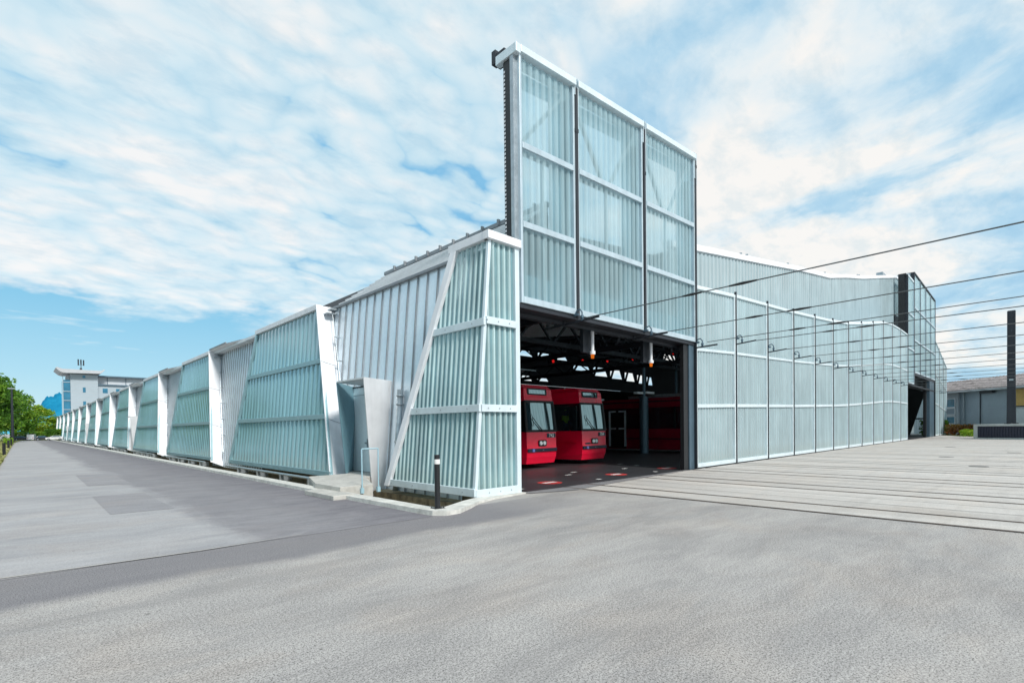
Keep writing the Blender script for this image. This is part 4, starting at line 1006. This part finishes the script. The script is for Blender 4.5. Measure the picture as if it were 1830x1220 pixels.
# ------------------------------------------------------------------ low building at the right
LB = thing('low_building', 'low grey building with a weathered tiled roof and one boarded opening at the right', 'building', (93.2, 9.56, 0))
a = Vector((93.2, 9.56, 0)); b = Vector((84.05, 1.49, 0)); dv = (b - a).normalized(); nv = Vector((dv.y, -dv.x, 0)); 
if nv.dot(Vector((-1, 0, 0))) > 0: nv = -nv      # nv points away from the camera
def lb(s, d, z): return dv * s + nv * d + Vector((0, 0, z))
def lbox(m_, s0, s1, d0, d1, z0, z1): m_.hexa([lb(s0, d0, z0), lb(s1, d0, z0), lb(s1, d1, z0), lb(s0, d1, z0), lb(s0, d0, z1), lb(s1, d0, z1), lb(s1, d1, z1), lb(s0, d1, z1)])
mb = MB(); lbox(mb, 2.4, 26, .25, 9, 0, 5.7); mb.build('wall', M['lowwall'], LB)
mb = MB(); lbox(mb, -6, 2.4, .0, 9, 0, 5.7); mb.build('window_wall', M['lowwall2'], LB)
mb = MB(); lbox(mb, 10.2, 26, .10, .25, 0, 5.6); mb.build('pale_wall', M['lowwall2'], LB)
mb = MB(); mb.slab([lb(-6.5, -.7, 5.75), lb(26, -.7, 5.55), lb(26, 5, 7.45), lb(-6.5, 5, 7.6)], (0, 0, .14)); rf = mb.build('roof', M['tiles'], LB)
mb = MB(); s = -6.4
while s < 26: mb.beam(lb(s, -.72, 5.93), lb(s, 5, 7.74), .16, .09); s += .55
mb.build('tile_rows', M['tiles'], rf)
mb = MB(); mb.slab([lb(-6.5, 5, 7.5), lb(26, 5, 7.4), lb(26, 10, 5.5), lb(-6.5, 10, 5.5)], (0, 0, .14)); mb.build('rear_roof', M['tiles'], LB)
mb = MB(); mb.tube(lb(-6.5, -.8, 5.72), lb(26, -.8, 5.52), .10, n=8); mb.build('gutter', M['galv'], LB)
for s in (2.75, 5.4):
    mb = MB(); mb.tube(lb(s + .5, .14, 0), lb(s + .5, .14, 5.6), .08 if s < 4 else .06, n=8); mb.build('downpipe', M['galv'] if s < 4 else M['dark'], LB)
for z0, z1 in ((3.75, 4.8), (2.75, 3.5), (1.5, 2.4), (.5, 1.2)):
    mb = MB(); lbox(mb, -.9, 2.0, -.05, -.005, z0, z1); w = mb.build('window', M['winglass'] if z0 != 2.75 else M['lowwall'], LB)
    mb = MB(); lbox(mb, -.95, 2.05, -.09, -.055, z1, z1 + .12); lbox(mb, -.95, 2.05, -.09, -.055, z0 - .12, z0); lbox(mb, 2.0, 2.12, -.09, -.055, z0, z1); mb.build('window_frame', M['white_alu'], w)
mb = MB(); lbox(mb, 10.9, 16, -.02, .095, 3.5, 5.5); bo_ = mb.build('boarded_window', M['plywood'], LB); mb = MB(); lbox(mb, 10.9, 16, -.05, -.025, 3.38, 3.48); mb.build('sill', M['dark'], bo_)
mb = MB(); lbox(mb, 6.3, 8.2, -.3, .1, 5.25, 5.5); mb.build('awning_box', M['dark'], LB)
BH = thing('factory_hall', 'distant blue metal hall roof rising behind the tiled low building', 'building', (150, -4, 0))
mb = MB(); mb.slab([(0, 14, 0), (0, -26, 0), (0, -26, 12.8), (0, 4, 11.9), (0, 14, 9.2)], (20, 0, 0)); mb.build('wall', M['blueroof'], BH)
mb = MB(); mb.beam((-.2, 4, 12.0), (-.2, -26, 12.9), .5, .35); mb.beam((-.2, 4, 12.0), (-.2, 14, 9.3), .5, .3); 
for y in (0, -3, -6, -9): mb.box(-.3, -.05, y, y + .3, 8, 12)
mb.build('roof_edge', M['slate'], BH)

# ------------------------------------------------------------------ office tower at the left
OT = thing('office_tower', 'pale office block with a curved oversailing roof and aerials beyond the depot', 'building', (12, 260, 0))
ox = lambda x: x - 12
mb = MB(); mb.box(ox(14.6), ox(22.9), 0, 12, 0, 24.4); w_ = mb.build('wall', M['render'], OT)
mb = MB(); z = 1.0
while z < 24: mb.box(ox(14.58), ox(22.92), -.03, -.005, z, z + .07); z += 1.25
mb.build('joint', M['offroof'], w_)
mb = MB(); mb.box(ox(12.5), ox(14.55), .3, 11, 0, 22); gl = mb.build('glazed_stair', M['office_glass'], OT)
mb = MB(); mb.box(ox(12.35), ox(12.5), 0, .3, 0, 24.3)
for z in (3.5, 7, 10.5, 14, 17.5, 21): mb.box(ox(12.5), ox(14.55), .1, .28, z, z + .25)
mb.box(ox(13.3), ox(14.55), .6, 4, 22, 23.4)
mb.build('floor_band', M['render'], gl)
mb = MB(); yq = -3
prof = [(10.3, 26.3), (11.6, 25.0), (12.6, 24.6), (23.4, 24.9), (24.0, 25.3), (25.0, 26.5), (24.6, 26.6), (23.6, 26.0), (12.2, 26.1), (10.6, 26.7)]
prof = [(x, z - .15) for x, z in prof]
mb.slab([(ox(x), yq, z) for x, z in prof], (0, 17, 0)); mb.build('curved_roof', M['offroof'], OT)
for (z0, z1) in ((23.0, 23.9), (17.4, 19.3), (12.2, 13.9)):
    mb = MB(); mb.box(ox(18.25), ox(19.1), -.08, -.035, z0, z1); mb.build('window', M['office_glass'], OT)
mb = MB(); mb.box(ox(22.9), ox(60), 1, 14, 0, 20.8); mb.build('wing', M['render'], OT)
mb = MB(); mb.box(ox(22.95), ox(60), 2.5, 13, 20.8, 23.8); mb.build('set_back_storey', M['lowwall2'], OT)
mb = MB(); mb.box(ox(22.9), ox(60.4), .4, 14, 23.8, 24.3); mb.box(ox(22.92), ox(60), .5, 1.0, 20.3, 20.9)
for x in (26, 32, 38, 44): mb.box(ox(x), ox(x + .2), 2.3, 2.5, 20.9, 23.8)
mb.build('parapet', M['slate'], OT)
for i in range(7):
    x = 24.4 + i * 4.25
    for z in (17.4, 12.2):
        mb = MB(); mb.box(ox(x), ox(x + 1.6), .92, .98, z, z + 1.85); wn = mb.build('window', M['office_glass'], OT)
mb = MB(); mb.tube((ox(18), 2, 26), (ox(18), 2, 29), .12, n=6); mb.tube((ox(17.2), 2, 28), (ox(17.2), 2, 30.4), .22, n=6); mb.tube((ox(18.0), 2, 28.4), (ox(18.0), 2, 30.3), .22, n=6); mb.tube((ox(18.8), 2, 28), (ox(18.8), 2, 30.2), .22, n=6); mb.beam((ox(17.1), 2, 28.2), (ox(18.9), 2, 28.2), .1); mb.box(ox(17.6), ox(18.3), 1.8, 2.4, 26, 27)
mb.build('aerial', M['dark'], OT)
# hill
mb = MB(); nx, ny = 60, 14
def hz(u, v):
    x = -900 + 1900 * u; top = 238 * math.exp(-((x - 330) / 330) ** 2) + 120 * math.exp(-((x - 900) / 500) ** 2)
    edge = 1 / (1 + math.exp(-(x - 78) / 22.0)); e2 = .80 + .2 * math.sin(x / 47.0) * .3 + .1 * math.sin(x / 19.0)
    rough = 9 * math.sin(x * .11) + 6 * math.sin(x * .31 + v * 5)
    return max(-5, (edge * (205 + 45 * math.sin((x - 60) / 160)) + rough * edge) * math.sin(math.pi * min(1, v * 1.0) / 2) * (.9 if x < 900 else .5)) + 42 * v
vv = []
for j in range(ny + 1):
    for i in range(nx * 3 + 1):
        u = i / (nx * 3); v = j / ny; vv.append((-300 + 1300 * u, 3700 + 700 * v, hz((-300 + 1300 * u + 900) / 1900, v)))
W3 = nx * 3 + 1
mb.v = vv; mb.f = [(j * W3 + i, j * W3 + i + 1, (j + 1) * W3 + i + 1, (j + 1) * W3 + i) for j in range(ny) for i in range(W3 - 1)]; mb.mi = [0] * len(mb.f)
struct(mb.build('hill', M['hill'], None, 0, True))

# ------------------------------------------------------------------ vegetation
def leaf_quads(mb, c, r, n, size, rnd, flat_=.8):
    for _ in range(n):
        while True:
            p = Vector((rnd.uniform(-1, 1), rnd.uniform(-1, 1), rnd.uniform(-1, 1)))
            if .35 < p.length < 1: break
        p = Vector((p.x * r, p.y * r, p.z * r * flat_)) + c
        s = size * rnd.uniform(.6, 1.3); nrm = Vector((rnd.gauss(0, 1), rnd.gauss(0, 1), rnd.gauss(.5, 1))).normalized()
        t = nrm.orthogonal().normalized(); b_ = nrm.cross(t); ang = rnd.uniform(0, 6.28); t2 = t * math.cos(ang) + b_ * math.sin(ang); b2 = nrm.cross(t2)
        mb.poly([p - t2 * s, p + b2 * s * .6, p + t2 * s, p - b2 * s * .6])
def make_tree(h, rad, seed, mat, leafsize=.22, nblob=34, nleaf=95):
    rnd = random.Random(seed); cr = MB()
    tk = MB(); tk.tube((0, 0, 0), (.1, .05, h * .35), .22, .16, n=8); tk.tube((.1, .05, h * .35), (.0, 0, h * .75), .16, .06, n=8)
    for i in range(nblob):
        t = rnd.random(); z = h * (.22 + .72 * t); w = rad * math.sin(math.pi * min(1, .18 + t * .78)) ** .7
        a = rnd.uniform(0, 6.28); d = w * math.sqrt(rnd.random()) * .85
        c = Vector((d * math.cos(a), d * math.sin(a), z)); r = rad * rnd.uniform(.20, .42)
        leaf_quads(cr, c, r, nleaf, leafsize, rnd, .7)
        if i % 3 == 0: tk.tube((0, 0, max(h * .2, z * .55)), c, .07, .02, n=5)
    return cr, tk
protos = []
for i, (h, rad, mt) in enumerate(((10, 4.2, 'leaf'), (12, 4.6, 'leafy'), (9, 4.0, 'leaf'))):
    cr, tk = make_tree(h, rad, 11 + i, mt, .25, 52, 110)
    protos.append((cr, tk, mt))
tree_meshes = {}
def tree(x, y, s, p, rz, label, name='tree'):
    T = thing(name, label, 'tree', (x, y, 0), 'trees beside the road at the left'); T.scale = (s[0], s[0], s[1]); T.rotation_euler = (0, 0, rz)
    cr, tk, mt = protos[p]
    if p not in tree_meshes:
        c = cr.build('crown', M[mt], T); t = tk.build('trunk', M['bark'], T); tree_meshes[p] = (c, t)
    else:
        for src in tree_meshes[p]:
            c = src.copy(); COL.objects.link(c); c.parent = T
    return T
TL = [(-8.0, 84, (1.2, 1.12), 0, 'bushy green tree at the left picture edge, nearest of the trees by the road'),
      (-8.0, 99, (1.15, 1.02), 1, 'yellow-green tree just right of the lamp post'),
      (-7.4, 116, (1.25, 1.3), 2, 'dark green tree behind the lamp post, third from the left edge'),
      (-4.6, 133, (1.2, 1.3), 0, 'tall green tree at the middle of the roadside row'),
      (-3.4, 152, (1.3, 1.38), 0, 'deep green tree with a shaded underside at the end of the verge'),
      (-.6, 176, (1.3, 1.25), 2, 'dark rounded tree closing the end of the road'),
      (3.6, 196, (1.2, .80), 1, 'bright yellow-green tree in front of the blue hill'),
      (7.6, 212, (1.0, .58), 1, 'low yellow-green tree beside the far end of the depot'),
      (10.6, 232, (.9, .6), 2, 'small green tree partly hidden behind the far end of the depot')]
for i, (x, y, s, p, l) in enumerate(TL): tree(x, y, s, p, i * 1.3, l)
# trees further along the left of the road, beyond the picture, mirrored in the side panels
for i, y in enumerate((8, 19, 30, 41, 53, 66)):
    tree(-15.5 - (i % 2) * 1.5, y, (1.15, 1.0), (0, 2, 1)[i % 3], i * 2.1, 'roadside tree left of the picture, mirrored in the side panels')
def shrubmass(name, label, boxes, mat, n, size, seed, cat='shrub', h0=0):
    rnd = random.Random(seed); mb = MB()
    for (x0, x1, y0, y1, h) in boxes:
        for _ in range(n):
            p = Vector((rnd.uniform(x0, x1), rnd.uniform(y0, y1), h0 + h * rnd.random() ** .7)); s = size * rnd.uniform(.5, 1.3)
            nrm = Vector((rnd.gauss(0, 1), rnd.gauss(0, 1), rnd.gauss(.4, 1))).normalized(); t = nrm.orthogonal().normalized(); b_ = nrm.cross(t)
            mb.poly([p - t * s, p + b_ * s * .6, p + t * s, p - b_ * s * .6])
    return tag(mb.build(name, mat), label, cat)
shrubmass('hedge', 'low green hedge across the far end of the road', [(-1.5, 4.5, 163, 166, 2.0), (4.5, 8, 168, 170, 2.6), (-14, -2, 166, 170, 4.5)], M['leaf'], 1900, .2, 3, 'hedge')
shrubmass('shrub', 'dark green bush against the right corner of the depot front', [(86.6, 89.5, 8.6, 11.4, 1.9)], M['leaf'], 700, .22, 4)
shrubmass('shrub', 'reddish low shrub in front of the grey low building', [(83.6, 86.4, 5.6, 8.6, 1.35)], M['flowers'], 900, .16, 5)
shrubmass('shrub', 'bright green low shrub next to the concrete box', [(77, 83.0, 4.4, 6.6, .75)], M['leafy'], 900, .15, 6)
shrubmass('hedge', 'yellow-green roadside shrub at the foot of the lamp post', [(-1.6, -.7, 100, 108, .9)], M['leafy'], 500, .16, 8)
g = shrubmass('grass_tufts', '', [(-3.5, -.72, 24, 160, .12)], M['grass'], 9000, .11, 9); del g['label']; del g['category']; struct(g, 'stuff')
flat('grass_verge', [(-3.6, 20), (-.72, 20), (-.62, 120), (.3, 160), (-3.6, 160)], .02, M['grass'])
flat('far_lawn', [(-60, 163), (8, 163), (12, 240), (-60, 240)], .01, M['grass'])
flat('green_strip', [(74, 4.0), (92, 12.5), (96, 10), (80, 1)], .012, M['grass'])
FN = thing('fence', 'dark fence panel among the trees at the left picture edge', 'fence', (-5.5, 96, 0))
mb = MB(); mb.box(-1.5, 1.8, 0, .1, 0, 3.0); mb.build('panel', M['dark'], FN)
mb = MB(); mb.box(1.8, 1.95, -.05, .15, 0, 3.3); mb.build('post', M['black'], FN)

# ------------------------------------------------------------------ parked cars
def car(x, y, rz, paintm, label, van=False):
    C_ = thing('parked_car', label, 'van' if van else 'car', (x, y, 0), 'cars parked at the left of the road'); C_.rotation_euler = (0, 0, rz); C_.scale = (.72,) * 3 if y > 100 else (.9,) * 3
    if van: side = [(-2.3, .3), (-2.3, 1.9), (1.1, 1.95), (1.9, 1.15), (2.35, 1.0), (2.4, .3)]
    else: side = [(-2.1, .3), (-2.15, .85), (-1.9, 1.0), (-1.2, 1.42), (.3, 1.45), (1.05, .98), (2.0, .85), (2.15, .55), (2.1, .3)]
    mb = MB(); mb.slab([(px, -.85, pz) for px, pz in side], (0, 1.7, 0)); mb.build('body', paintm, C_, .06)
    gl = [(-1.65, 1.02), (-1.15, 1.36), (.22, 1.38), (.85, 1.0)] if not van else [(.2, 1.2), (.2, 1.8), (1.05, 1.8), (1.7, 1.2)]
    mb = MB(); mb.slab([(px, -.866, pz) for px, pz in gl], (0, .01, 0)); mb.slab([(px, .866, pz) for px, pz in gl], (0, -.01, 0))
    if not van: mb.poly([(-2.0, -.7, 1.01), (-2.0, .7, 1.01), (-1.24, .62, 1.45), (-1.24, -.62, 1.45)]); mb.poly([(.36, -.64, 1.47), (.36, .64, 1.47), (1.1, .72, 1.01), (1.1, -.72, 1.01)])
    mb.build('window', M['winglass'], C_)
    for wx in (-1.35, 1.4):
        for s in (-1, 1):
            mb = MB(); mb.tube((wx, s * .70, .32), (wx, s * .88, .32), .32, n=18); w = mb.build('wheel', M['tyre'], C_)
            mb = MB(); mb.tube((wx, s * .88, .32), (wx, s * .892, .32), .2, n=12); mb.build('rim', M['galv'], w)
    for s in (-.6, .6):
        mb = MB(); mb.box(2.08, 2.17 if not van else 2.42, s - .16, s + .16, .62, .76); mb.build('headlight', M['lampglass'], C_)
        mb = MB(); mb.box(-2.2 if not van else -2.34, -2.1, s - .14, s + .14, .72, .86); mb.build('tail_light', M['carred'], C_)
    return C_
car(-4.1, 76, math.radians(8), M['carwhite'], 'white parked car at the left picture edge behind the black bollards')
car(-4.3, 64, math.radians(5), M['cardark'], 'dark parked car low at the left picture edge, half out of the picture')
car(5.9, 158, math.radians(170), M['carwhite'], 'pale parked car at the far end of the road, next to the depot')
car(2.1, 160, math.radians(80), M['carwhite'], 'white van at the far end of the road', van=True)
car(4.0, 161.5, math.radians(5), M['cardark'], 'dark parked car between the white van and the pale car')
car(.4, 161, math.radians(10), M['cardark'], 'dark parked car left of the white van at the end of the road')

# ------------------------------------------------------------------ sky, sun, camera
world = bpy.data.worlds.new('World'); S.world = world; world.use_nodes = True
nt = world.node_tree
for n_ in list(nt.nodes): nt.nodes.remove(n_)
wo = nt.nodes.new('ShaderNodeOutputWorld'); bg = nt.nodes.new('ShaderNodeBackground')
sky = nt.nodes.new('ShaderNodeTexSky'); sky.sky_type = 'NISHITA'; sky.sun_disc = False
SUN_EL, SUN_AZ = math.radians(39), math.radians(188)     # azimuth clockwise from +Y
sky.sun_elevation = SUN_EL; sky.sun_rotation = SUN_AZ; sky.altitude = 500; sky.air_density = 1.2; sky.dust_density = .6
tc = nt.nodes.new('ShaderNodeTexCoord'); d = tc.outputs['Generated']
sp = nt.nodes.new('ShaderNodeSeparateXYZ'); nt.links.new(d, sp.inputs[0]); X_, Y_, Z_ = sp.outputs
zz = mathn(nt, 'ADD', mathn(nt, 'MAXIMUM', Z_, 0.0), .20)
cmb = nt.nodes.new('ShaderNodeCombineXYZ'); nt.links.new(mathn(nt, 'DIVIDE', X_, zz), cmb.inputs[0]); nt.links.new(mathn(nt, 'DIVIDE', Y_, zz), cmb.inputs[1])
pl = cmb.outputs[0]
wn = nt.nodes.new('ShaderNodeTexNoise'); wn.inputs['Scale'].default_value = 2.6; wn.inputs['Detail'].default_value = 5; nt.links.new(pl, wn.inputs['Vector'])
warp = nt.nodes.new('ShaderNodeVectorMath'); warp.operation = 'MULTIPLY_ADD'; nt.links.new(wn.outputs['Color'], warp.inputs[0]); warp.inputs[1].default_value = (.34, .34, 0); nt.links.new(pl, warp.inputs[2])
def puffs(vec, scale, smooth=.6):
    v = nt.nodes.new('ShaderNodeTexVoronoi'); v.feature = 'F1'; v.inputs['Scale'].default_value = scale
    nt.links.new(vec, v.inputs['Vector']); return mathn(nt, 'SUBTRACT', 1.0, v.outputs['Distance'], clamp=True)
pv = mapping(nt, warp.outputs[0], (1.0, 1.7, 1), (0, 0, -.12))
A0 = noise(nt, mapping(nt, pl, (.8, 1.2, 1), (0, 0, -.15), (2.2, .7, 0)), 1.3, 6, .55, .2)
A1 = mathn(nt, 'ADD', mathn(nt, 'MULTIPLY', A0, .56), mathn(nt, 'ADD', mathn(nt, 'MULTIPLY', puffs(pv, 4.2), .17), mathn(nt, 'MULTIPLY', puffs(pv, 9.5, .4), .19)))
B1 = noise(nt, mapping(nt, pl, (1.1, .9, 1), (0, 0, -.45), (5.9, 2.6, 0)), 1.9, 8, .55, .3)
az = mathn(nt, 'ARCTAN2', X_, Y_)                       # 0 at +Y, pi/2 at +X
el = mathn(nt, 'ARCTAN2', Z_, mathn(nt, 'SQRT', mathn(nt, 'ADD', mathn(nt, 'MULTIPLY', X_, X_), mathn(nt, 'MULTIPLY', Y_, Y_))))
def sstep(x, a, b):
    n = nt.nodes.new('ShaderNodeMapRange'); n.interpolation_type = 'SMOOTHSTEP'; n.inputs[1].default_value = a; n.inputs[2].default_value = b
    nt.links.new(x, n.inputs[0]); return n.outputs[0]
side = sstep(az, .72, 1.05)
dens = mixc(nt, side, A1, B1)
skyc = mixc(nt, 1.0, sky.outputs[0], (.10, .10, .10), 'MULTIPLY')
bright = (.96, .97, .97); pale = (.70, .87, .955); greyb = (.56, .79, .92); deep = (.24, .56, .84)
cl = ramp(nt, dens, [(.30, deep), (.36, greyb), (.435, pale), (.59, bright)])
cr_ = ramp(nt, dens, [(.32, (.38, .65, .87)), (.43, (.50, .74, .91)), (.505, (.80, .91, .965)), (.575, (1.0, .985, .955))])
cloud = mixc(nt, side, cl, cr_)
fine = noise(nt, mapping(nt, pl, (1.5, 2.4, 1), (0, 0, -.15)), 5.0, 6, .62, .2)
cloud = mixc(nt, 1.0, cloud, ramp(nt, fine, [(.36, (.86, .925, .96)), (.54, (1.03, 1.02, 1.01))]), 'MULTIPLY')
cloud = mixc(nt, .10, cloud, skyc)
# clear low patch towards the north-west
ragged = noise(nt, mapping(nt, pl, (1, 1, 1)), 2.2, 5, .6)
elr = mathn(nt, 'ADD', el, mathn(nt, 'MULTIPLY', mathn(nt, 'SUBTRACT', ragged, .5), .14))
azr = mathn(nt, 'ADD', az, mathn(nt, 'MULTIPLY', mathn(nt, 'SUBTRACT', ragged, .5), .3))
low = mathn(nt, 'MULTIPLY', mathn(nt, 'SUBTRACT', 1.0, sstep(elr, .185, .215)), mathn(nt, 'SUBTRACT', 1.0, sstep(azr, .26, .40)))
bluegrad = ramp(nt, mathn(nt, 'DIVIDE', el, .25, clamp=True), [(.0, (.62, .84, .93)), (.35, (.42, .74, .92)), (1.0, (.17, .55, .83))])
bluegrad = mixc(nt, .12, bluegrad, skyc)
wisp = ramp(nt, noise(nt, mapping(nt, d, (3, 3, 26)), 2.0, 4, .6), [(.60, 0.0), (.74, .6)])
bluegrad = mixc(nt, wisp, bluegrad, (.80, .92, .96))
fin_ = mixc(nt, low, cloud, bluegrad)
nt.links.new(fin_, bg.inputs[0]); bg.inputs[1].default_value = 1.0
nt.links.new(bg.outputs[0], wo.inputs[0])

sd = bpy.data.lights.new('sun', 'SUN'); sd.energy = 3.6; sd.angle = math.radians(11); sd.color = (1, .96, .90)
so = bpy.data.objects.new('sun', sd); COL.objects.link(so)
dirs = Vector((math.sin(SUN_AZ) * math.cos(SUN_EL), math.cos(SUN_AZ) * math.cos(SUN_EL), math.sin(SUN_EL)))
so.rotation_euler = dirs.to_track_quat('Z', 'Y').to_euler(); so.location = (0, -20, 40)

cd = bpy.data.cameras.new('camera'); co = bpy.data.objects.new('camera', cd); COL.objects.link(co)
f_ = 913.8534; cy = 777.0
def nrmv(v): return Vector(v).normalized()
Xr = nrmv((948, cy - 753, -f_)); Yr = nrmv((-881, cy - 774.5, -f_)); Zr = Xr.cross(Yr)
rot = Matrix((Xr, Yr, Zr))            # rows are the world axes in camera space
co.matrix_world = Matrix.Translation((0, 0, 1.6)) @ rot.to_4x4()
cd.sensor_fit = 'HORIZONTAL'; cd.sensor_width = 36; cd.lens = 36 * f_ / 1830; cd.shift_y = (cy - 610) / 1830
cd.clip_start = .05; cd.clip_end = 20000
S.camera = co
S.view_settings.view_transform = 'Standard'; S.view_settings.look = 'None'; S.view_settings.exposure = 0
S.cycles.max_bounces = 8; S.cycles.transparent_max_bounces = 16; S.cycles.sample_clamp_indirect = 6
